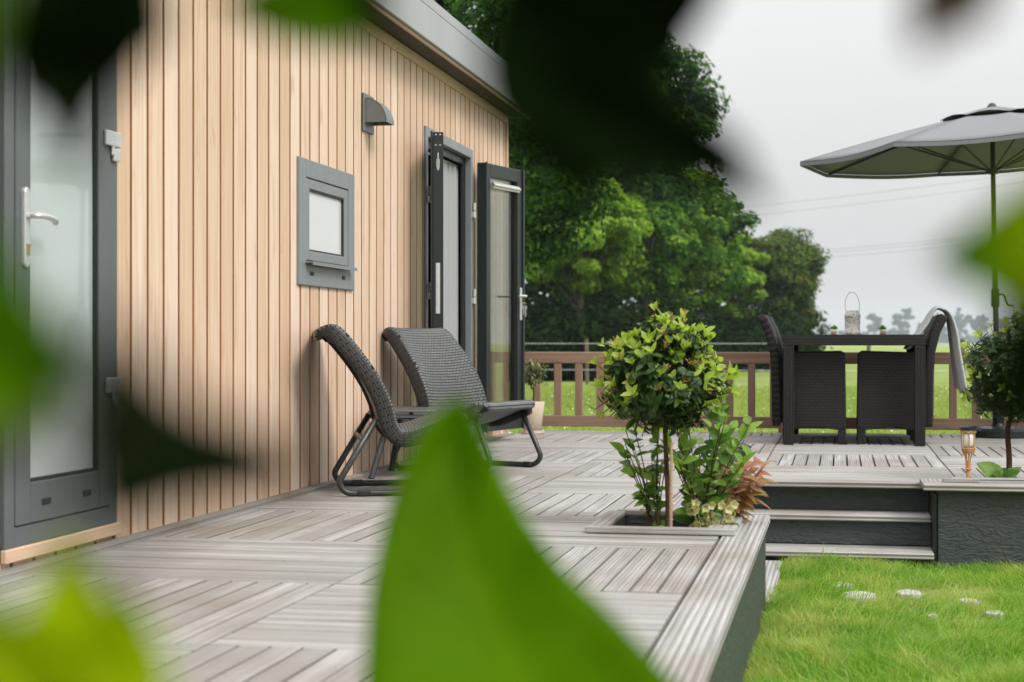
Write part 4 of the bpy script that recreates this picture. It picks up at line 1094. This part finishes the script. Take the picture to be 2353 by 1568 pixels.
tag(np_mesh('lawn_grass', V, F, M['grass']), 'bright green lawn below the deck edge', 'grass', kind='stuff')
V, F = blades(110000, -5, 9, 13.35, 40, .04, .11, .006, lean=.9)
tag(np_mesh('meadow_grass', V, F, M['fieldg']), 'daisy-strewn meadow grass beyond the balustrade', 'grass', kind='stuff')
n = 600; dx_ = rng.uniform(-3, 7, n); dy_ = 13.5+rng.random(n)**.8*26; dz_ = GZ+rng.uniform(.05, .13, n); r_ = rng.uniform(.006, .011, n)
V = np.zeros((n, 4, 3)); 
for k in range(4):
    a = np.pi/2*k+rng.uniform(0, 1, n)*.3; V[:, k] = np.stack([dx_+r_*np.cos(a), dy_+r_*np.sin(a)*.8, dz_+r_*np.sin(a)*.7], 1)
tag(np_mesh('daisy_flowers', V.reshape(-1, 3), np.arange(n*4).reshape(-1, 4), M['daisy']), 'scattered white daisies in the meadow beyond the balustrade', 'flowers', kind='stuff')

# ------------------------------------------------------------------ trees
def leaf_quads(C, Nrm, ln, wd):
    n = len(C)
    a = rng.normal(size=(n, 3)); a[:, 2] -= .35
    a -= Nrm*np.sum(a*Nrm, 1, keepdims=True); a /= np.linalg.norm(a, axis=1, keepdims=True)+1e-9
    b = np.cross(Nrm, a); l_ = (ln*rng.uniform(.6, 1.25, n))[:, None]; w_ = (wd*rng.uniform(.6, 1.2, n))[:, None]
    V = np.stack([C-a*l_*.5, C+b*w_*.5-Nrm*l_*.06, C+a*l_*.5-Nrm*l_*.12, C-b*w_*.5-Nrm*l_*.06], 1)
    return V.reshape(-1, 3), np.arange(4*n).reshape(-1, 4)
def crown_points(c, rx, ry, rz, n, nclump, csz, shape='round', sprays=5):
    d = rng.normal(size=(nclump, 3)); d /= np.linalg.norm(d, axis=1, keepdims=True)
    lump = 1+.16*np.sin(d[:, :1]*4+c[0])*np.sin(d[:, 1:2]*5)+.14*np.sin(d[:, 2:]*6+c[1]*3)
    rr_ = np.minimum(rng.uniform(.52, 1.0, (nclump, 1))*lump, .97)
    if shape == 'cone': rr_[:, 0] *= np.clip(1.15-.55*np.clip(d[:, 2], -1, 1), .5, 1.3)
    cc_ = np.array([rx, ry, rz])*d*rr_
    if shape == 'cone': sprays = 0
    if shape == 'cone': cc_[:, 2] = np.where(d[:, 2] > 0, cc_[:, 2]*1.35, cc_[:, 2])
    k = rng.integers(0, nclump, n); sz = csz*rng.uniform(.6, 1.3, nclump)
    off = rng.normal(size=(n, 3)); off /= np.linalg.norm(off, axis=1, keepdims=True); off *= (rng.random(n)**.40*1.7)[:, None]*sz[k][:, None]*np.array([1, 1, .65])
    C = cc_[k]+off
    Nn = cc_[k]/np.linalg.norm(cc_[k], axis=1, keepdims=True)*.6+off*.5/csz+rng.normal(size=(n, 3))*.36+np.array([0, 0, .8])
    if sprays:      # thin sprays of leaves that break the outline
        for s in range(sprays):
            q = cc_[rng.integers(0, nclump)]; dd = q/np.array([rx, ry, rz]); dd /= np.linalg.norm(dd)
            ax = dd+rng.normal(size=3)*.35+np.array([0, 0, .25]); m = 130
            t = rng.random(m)[:, None]; b = q+ax*csz*.25
            C = np.concatenate([C, b+ax*t*csz*1.3-np.array([0, 0, .5])*csz*t*t+rng.normal(size=(m, 3))*csz*.17*(1-.6*t)]); Nn = np.concatenate([Nn, rng.normal(size=(m, 3))+np.array([0, 0, .8])])
    Nn /= np.linalg.norm(Nn, axis=1, keepdims=True)
    return C+np.array(c), Nn, cc_+np.array(c)
def tree(px, Z, hwpx, ytop, ybot, mat, label, n=16000, ln=.15, wd=.085, nclump=90, name='broadleaf_tree', shape='round', depth=1.0, group=None, trunk_r=.16, sprays=5, csf=.145):
    s = Z/FP; base = at(px, HY, Z); base.z = GZ
    zt, zb = H+(HY-ytop)*s, H+(HY-ybot)*s; rz = (zt-zb)/2; rx = hwpx*s
    root = thing(name, label, 'tree', base, 0, group)
    c = (0, 0, (zt+zb)/2-GZ)
    C, Nn, cl = crown_points(c, rx, rx*depth, rz, n, nclump, csf*(rx+rz)/2, shape, sprays)
    V, F = leaf_quads(C, Nn, ln, wd)
    mats = mat if isinstance(mat, (list, tuple)) else [mat]
    tk = MB(); tk.tube(smooth_path([(0, 0, -.1), (.05, 0, c[2]*.35), (0, .05, c[2]*.8), (0, 0, c[2]+rz*.5)], 4), [trunk_r*(1-.75*i/12) for i in range(13)], 8)
    for q in cl[::max(1, len(cl)//16)]:
        b = Vector((0, 0, max(.5, min(c[2]+rz*.3, q[2]*.62)))); e = Vector(q)
        tk.tube(smooth_path([b, b.lerp(e, .5)+Vector((0, 0, .15)), e], 4), [trunk_r*.35*(1-.8*i/8) for i in range(9)], 5)
    tk.build('trunk', M['bark'], root, smooth=True)
    ph = np.sin(C[:, 0]*2.3/max(.3, rx)*1.5+px)+np.sin(C[:, 1]*3.1+C[:, 2]*2.6/max(.3, rx))+rng.normal(size=len(C))*.5
    np_mesh('crown', V, F, mats, root, mi=(ph > .35).astype(np.int32) if len(mats) > 1 else None)
    return root
tree(1120, 30, 330, -420, 640, [M['t3'], M['t1']], 'tall dark green tree rising behind the far end of the cabin roof', 60000, .15, .085, 240, csf=.11)
tree(1372, 56, 255, -70, 690, [M['t3'], M['t1']], 'tallest tree of the row with feathery dark leaves and ragged twigs against the sky', 95000, .27, .14, 360, depth=1.2, csf=.10, trunk_r=.25)
tree(1330, 48, 150, 410, 655, [M['t2'], M['t2']], 'bright fresh green bushy tree just beyond the balustrade behind the open door', 32000, .17, .10, 90)
tree(1585, 62, 140, 380, 715, [M['t1'], M['t2']], 'mid green rounded tree behind the ball topiary', 32000, .21, .125, 110)
tree(1480, 52, 120, 440, 690, [M['t1'], M['t2']], 'smaller fresh green tree between the bright bushy tree and the rounded tree', 20000, .18, .105, 70)
tree(1685, 70, 78, 540, 735, [M['t2'], M['t4']], 'pale lime green tree low in the row in front of the last dark tree', 22000, .22, .135, 70)
tree(1785, 80, 104, 492, 785, M['t5'], 'last dark tree of the row with a spiky top and a few rusty leaves', 34000, .23, .13, 190, name='dark_tree', sprays=0)
tree(1270, 68, 330, 60, 760, M['t3'], 'broad very dark tree in the second row behind the bright bushy tree', 22000, .42, .25, 110, group=None)
tree(1520, 76, 160, 300, 760, M['t3'], 'dark second-row tree filling the gap behind the rounded tree', 16000, .42, .25, 90)
# dark hedge-like undergrowth under the trees
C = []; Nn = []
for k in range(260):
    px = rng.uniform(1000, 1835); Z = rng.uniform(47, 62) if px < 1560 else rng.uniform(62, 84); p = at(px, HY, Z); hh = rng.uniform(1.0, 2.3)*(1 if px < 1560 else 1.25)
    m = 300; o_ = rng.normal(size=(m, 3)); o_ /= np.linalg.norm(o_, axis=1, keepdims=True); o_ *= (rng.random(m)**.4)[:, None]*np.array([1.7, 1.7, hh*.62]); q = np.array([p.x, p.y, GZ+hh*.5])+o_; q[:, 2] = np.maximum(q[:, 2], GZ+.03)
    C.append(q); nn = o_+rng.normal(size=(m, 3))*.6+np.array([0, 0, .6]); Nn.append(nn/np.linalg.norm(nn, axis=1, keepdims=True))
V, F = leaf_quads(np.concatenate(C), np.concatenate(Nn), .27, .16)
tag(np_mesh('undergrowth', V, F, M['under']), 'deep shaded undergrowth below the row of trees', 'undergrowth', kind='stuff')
# far trees across the fields
FT = [(1893, 11, 735), (2010, 21, 712), (2078, 25, 704), (2120, 13, 734), (2148, 17, 710), (2206, 24, 702), (2050, 13, 745), (1940, 18, 752), (1985, 16, 756), (2255, 20, 710), (2305, 22, 716), (2345, 18, 712), (2170, 13, 740), (1865, 18, 756), (2028, 13, 758)]
FTL = ['lone hazy tree standing above the far hedge beside the last dark tree', 'hazy distant tree just beside the lantern on the parasol side', 'tall hazy distant tree with a pointed crown between the lantern and the throw', 'slender hazy distant tree left of the dining armchair backs',
       'hazy distant tree right behind the dining armchair backs', 'broad hazy distant tree beside the draped throw', 'low hazy tree below the pointed distant tree', 'low hazy tree in the far hedge on the cabin side of the lantern', 'low hazy tree directly behind the lantern',
       'hazy distant tree above the raised planter topiary', 'hazy distant tree behind the parasol pole', 'hazy distant tree at the parasol side of the frame', 'short hazy tree behind the armchair backs', 'low hazy tree beside the foot of the last dark tree', 'low hazy tree just under the succulent on the table']
for (f, lb) in zip(FT, FTL):
    tree(f[0], 1420+random.uniform(-60, 90), f[1], f[2]+6, 772 if f[2] < 740 else 786, M['fart'], lb, 2600, 2.6, 1.7, 26, 'distant_tree', group='hazy trees across the fields', trunk_r=.8)
C = []; Nn = []
for k in range(260):
    px = rng.uniform(1700, 2700); p = at(px, HY, rng.uniform(1500, 1700)); hh = rng.uniform(3.0, 10.0); m = 60
    o_ = rng.normal(size=(m, 3))*np.array([9, 8, hh*.25]); q = np.array([p.x, p.y, GZ+hh*.5])+o_; q[:, 2] = np.maximum(q[:, 2], GZ+.1)
    C.append(q); nn = o_+rng.normal(size=(m, 3)); Nn.append(nn/np.linalg.norm(nn, axis=1, keepdims=True))
V, F = leaf_quads(np.concatenate(C), np.concatenate(Nn), 3.4, 2.3)
tag(np_mesh('distant_wood', V, F, M['fart']), 'hazy far wood along the horizon', 'wood', kind='stuff')

# overhead cables
def cable(name, label, specs):
    mb = MB()
    for (x0, y0, x1, y1, Z0, Z1, sag) in specs:
        pts = []
        for k in range(25):
            t = k/24; Z = Z0+(Z1-Z0)*t; pts.append(at(x0+(x1-x0)*t, y0+(y1-y0)*t+sag*math.sin(math.pi*t), Z))
        mb.tube(pts, .014, 5)
    return tag(mb.build(name, M['cable']), label, 'power cable')
cable('power_cable', 'lower bundle of faint overhead cables in the sky behind the parasol pole', [(1500, 600, 2800, 478, 130, 118, 14), (1500, 606, 2800, 486, 130, 118, 14), (1500, 620, 2800, 492, 131, 119, 14)])
cable('power_cable', 'upper pair of faint overhead cables in the sky just under the parasol canopy', [(1300, 515, 2800, 330, 135, 120, 16), (1300, 535, 2800, 352, 135, 120, 16)])

#__FOREGROUND__
# ------------------------------------------------------------------ laurel shrub right in front of the lens
fs_base = at(1200, 4600, .95); fs_base.z = GZ
fsr = thing('laurel_shrub', 'out-of-focus laurel shrub right in front of the viewer with big green and dark leaves', 'shrub', fs_base)
def near(z): return z*(.70 if z < .66 else (.70+.17*min(1, (z-.66)/.22)))
def fg_leaf(st, mat, fold=.012, n=5):
    """st: stations (lx,ly, rx,ry, depth) from tip to stalk"""
    cxm = sum(q[0]+q[2] for q in st)/2/len(st); cym = sum(q[1]+q[3] for q in st)/2/len(st); k_ = (1.58 if st[0][4] < .46 and mat != M['fgl'] else 1.20) if st[0][4] < .66 else 1.03
    st = [(cxm+(a-cxm)*k_, cym+(b-cym)*k_, cxm+(c-cxm)*k_, cym+(d-cym)*k_, z) for a, b, c, d, z in st]
    Lp = smooth_path([at(a, b, near(z)) for a, b, c, d, z in st], n); Rp = smooth_path([at(c, d, near(z)) for a, b, c, d, z in st], n)
    fw = Vector((-math.sin(TH), math.cos(TH), 0)); P = []
    for i, (a, b) in enumerate(zip(Lp, Rp)):
        row = []; wd = (a-b).length
        for j in range(9):
            q = j/8; row.append(a.lerp(b, q)+fw*(fold*(1-abs(2*q-1))*min(1, wd/.04)+.0025*math.sin(q*14+i*.5)))
        P.append(row)
    o = MB().grid(P).build('leaf', mat, fsr, smooth=True, solid=.0004)
    o.matrix_parent_inverse = Matrix.Translation(-fs_base); return o
# the big pale leaf rising in the middle
fg_leaf([(1058, 925, 1066, 925, .98), (985, 985, 1100, 990, .97), (925, 1100, 1150, 1090, .96), (892, 1200, 1200, 1185, .95), (866, 1320, 1275, 1290, .94), (852, 1430, 1385, 1400, .93), (845, 1540, 1500, 1520, .92), (850, 1680, 1610, 1650, .91), (930, 1850, 1610, 1800, .90), (1100, 1980, 1450, 1950, .90), (1240, 2060, 1300, 2060, .90)], M['fgl'], .02)
# dark leaves hanging at the top
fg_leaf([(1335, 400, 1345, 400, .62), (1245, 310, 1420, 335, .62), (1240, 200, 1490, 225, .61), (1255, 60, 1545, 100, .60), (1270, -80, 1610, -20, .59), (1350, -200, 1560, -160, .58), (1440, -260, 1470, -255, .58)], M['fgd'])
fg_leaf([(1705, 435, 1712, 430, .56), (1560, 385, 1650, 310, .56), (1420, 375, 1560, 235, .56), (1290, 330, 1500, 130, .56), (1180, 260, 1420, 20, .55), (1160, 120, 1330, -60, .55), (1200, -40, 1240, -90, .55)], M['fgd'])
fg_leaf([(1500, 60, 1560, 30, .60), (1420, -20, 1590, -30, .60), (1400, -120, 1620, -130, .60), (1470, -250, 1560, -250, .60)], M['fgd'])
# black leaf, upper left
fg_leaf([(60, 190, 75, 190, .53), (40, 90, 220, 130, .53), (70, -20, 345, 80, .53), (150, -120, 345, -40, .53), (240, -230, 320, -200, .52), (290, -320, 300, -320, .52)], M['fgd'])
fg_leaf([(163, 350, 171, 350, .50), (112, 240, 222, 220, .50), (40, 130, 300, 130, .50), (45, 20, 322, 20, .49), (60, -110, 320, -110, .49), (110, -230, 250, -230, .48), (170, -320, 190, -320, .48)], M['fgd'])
fg_leaf([(-60, 150, -55, 140, .44), (-120, 90, -15, 80, .44), (-160, 10, -5, 0, .44), (-170, -100, -20, -120, .44), (-110, -230, -70, -230, .44)], M['fgl'])
# left green leaf
fg_leaf([(110, 800, 112, 810, .46), (40, 690, 70, 920, .46), (-40, 580, -10, 1010, .46), (-160, 540, -150, 1060, .46), (-260, 640, -260, 960, .46), (-330, 780, -330, 800, .46)], M['fgl'])
# dark leaf pointing right, middle left
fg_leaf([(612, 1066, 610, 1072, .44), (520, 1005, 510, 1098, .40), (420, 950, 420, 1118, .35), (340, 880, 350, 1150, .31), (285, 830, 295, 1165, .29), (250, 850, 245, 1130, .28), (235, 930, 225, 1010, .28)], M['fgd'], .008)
fg_leaf([(590, 1078, 588, 1083, .47), (520, 1032, 512, 1104, .47), (455, 1022, 448, 1112, .47), (400, 1035, 395, 1100, .47), (365, 1055, 362, 1078, .47)], M['fgm'], .006)
# yellow leaf, lower left
fg_leaf([(120, 1290, 150, 1300, .56), (105, 1370, 225, 1385, .56), (60, 1440, 310, 1460, .55), (-20, 1490, 345, 1570, .55), (-90, 1600, 330, 1690, .54), (-60, 1760, 230, 1800, .54), (40, 1890, 90, 1900, .54)], M['fgy'])
fg_leaf([(-200, 1420, -190, 1415, .52), (-60, 1560, 40, 1450, .52), (20, 1640, 130, 1500, .52), (120, 1740, 190, 1640, .53), (100, 1880, 130, 1870, .54)], M['fgy'])
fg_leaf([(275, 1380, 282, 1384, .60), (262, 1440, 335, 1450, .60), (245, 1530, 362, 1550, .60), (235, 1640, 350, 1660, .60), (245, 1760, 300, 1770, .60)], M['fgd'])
fg_stem([(-60, 2250, .6), (150, 2000, .6), (268, 1755, .60)], .002, .0012, 'twig') if 0 else None
# lime leaf at the top
fg_leaf([(530, -10, 536, -16, .62), (640, 62, 650, -50, .62), (735, 88, 720, -80, .62), (808, 68, 790, -90, .62), (855, 5, 830, -90, .62), (870, -110, 860, -130, .62)], M['fgl'])
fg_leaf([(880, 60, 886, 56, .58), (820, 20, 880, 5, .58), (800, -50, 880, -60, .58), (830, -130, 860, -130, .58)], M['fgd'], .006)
# withered leaf, top right
fg_leaf([(2120, 95, 2126, 98, .48), (2105, 30, 2185, 60, .48), (2110, -30, 2260, 30, .48), (2140, -110, 2280, -60, .48), (2200, -190, 2240, -180, .48)], M['fgb'])
fg_stem([(0, -420, .50), (180, -395, .51), (295, -318, .52)], .002, .0012, 'twig') if 0 else None
# green and dark leaves at the right edge
fg_leaf([(2180, 588, 2182, 596, .56), (2270, 515, 2275, 655, .56), (2330, 470, 2345, 700, .56), (2420, 430, 2430, 730, .56), (2510, 480, 2510, 690, .56), (2580, 580, 2580, 600, .56)], M['fgl'], .01)
fg_leaf([(2345, 440, 2350, 445, .50), (2320, 520, 2400, 520, .50), (2330, 600, 2440, 600, .50), (2390, 700, 2440, 690, .50)], M['fgy'], .006)
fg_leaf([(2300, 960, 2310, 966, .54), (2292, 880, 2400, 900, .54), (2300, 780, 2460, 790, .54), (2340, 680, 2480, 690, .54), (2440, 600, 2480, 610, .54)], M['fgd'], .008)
def fg_stem(pts, r0, r1, name='branch'):
    p = smooth_path([at(q[0], q[1], near(q[2])) for q in pts], 6); n = len(p)
    o = MB().tube(p, [r0+(r1-r0)*i/(n-1) for i in range(n)], 8).build(name, M['stem'], fsr, smooth=True)
    o.matrix_parent_inverse = Matrix.Translation(-fs_base)
G_Y = HY+(H-GZ)*FP/.95
fg_stem([(1200, G_Y, .95), (1220, 3400, .93), (1262, 2500, .91), (1270, 2055, .90)], .006, .002)
fg_stem([(1180, G_Y, .95), (700, 3800, .8), (-150, 2700, .66), (-420, 1700, .56), (-440, 700, .52), (-320, -200, .50), (0, -420, .50), (500, -430, .55), (1000, -400, .58), (1450, -330, .58), (1800, -420, .55), (2150, -330, .5)], .007, .002)
fg_stem([(1220, G_Y, .95), (1900, 3700, .8), (2600, 2500, .62), (2760, 1500, .57), (2720, 900, .56), (2640, 600, .56), (2640, 300, .55)], .007, .002)
for q in ([(-150, 2700, .66), (-40, 2200, .58), (65, 1895, .54)], [(-440, 800, .52), (-330, 790, .46)], [(-430, 1100, .54), (100, 1010, .57), (255, 970, .58)][:1]+[(-200, 1040, .57), (60, 1005, .38), (226, 975, .28)],
          [(0, -420, .5), (120, -380, .49), (180, -320, .48)], [(-250, -300, .5), (-50, -230, .44)], [(1300, -370, .58), (1455, -258, .58)], [(1100, -390, .58), (1220, -70, .55)], [(1520, -345, .58), (1515, -250, .6)],
          [(800, -420, .57), (865, -120, .62)], [(900, -410, .58), (845, -130, .58)], [(2150, -330, .5), (2220, -185, .48)], [(-40, 2200, .58), (150, 2000, .59), (270, 1790, .60)], [(2640, 600, .56), (2580, 590, .56)], [(2640, 640, .56), (2460, 605, .54)], [(2660, 720, .56), (2415, 695, .5)]):
    if len(q) < 2: continue
    fg_stem(q, .002, .0012, 'twig')
# more leaves of the same shrub outside the picture, along its branches
rs = random.Random(31)
mbx = MB()
for k in range(46):
    side = rs.choice((-1, 1, 0))
    if side == -1: p = at(rs.uniform(-900, -450), rs.uniform(-200, 2600), near(rs.uniform(.48, .66)))
    elif side == 1: p = at(rs.uniform(2760, 3200), rs.uniform(300, 2600), near(rs.uniform(.5, .7)))
    else: p = at(rs.uniform(300, 2000), rs.uniform(2500, 4200), rs.uniform(.75, 1.0))
    mbx.leaf(p, (rs.gauss(0, 1), rs.gauss(0, .6), rs.uniform(-.6, .8)), (rs.gauss(0, .4), -.5, 1), rs.uniform(.05, .075), rs.uniform(.022, .034), .12, .2, 8)
o = mbx.build('foliage', M['fgl'], fsr, smooth=True); o.matrix_parent_inverse = Matrix.Translation(-fs_base)

# ------------------------------------------------------------------ haze
hz = MB(); hz.box(-2400, 3200, -30, 2600, GZ-1, 45)
hm = bpy.data.materials.new('haze_air'); hm.use_nodes = True; hm.node_tree.nodes.clear()
ho = hm.node_tree.nodes.new('ShaderNodeOutputMaterial'); pv = hm.node_tree.nodes.new('ShaderNodeVolumePrincipled')
pv.inputs['Color'].default_value = (.86, .95, 1.0, 1); pv.inputs['Density'].default_value = .00029
hm.node_tree.links.new(pv.outputs[0], ho.inputs['Volume'])
tag(hz.build('haze', hm), 'thin damp haze over the fields', 'haze', kind='stuff')
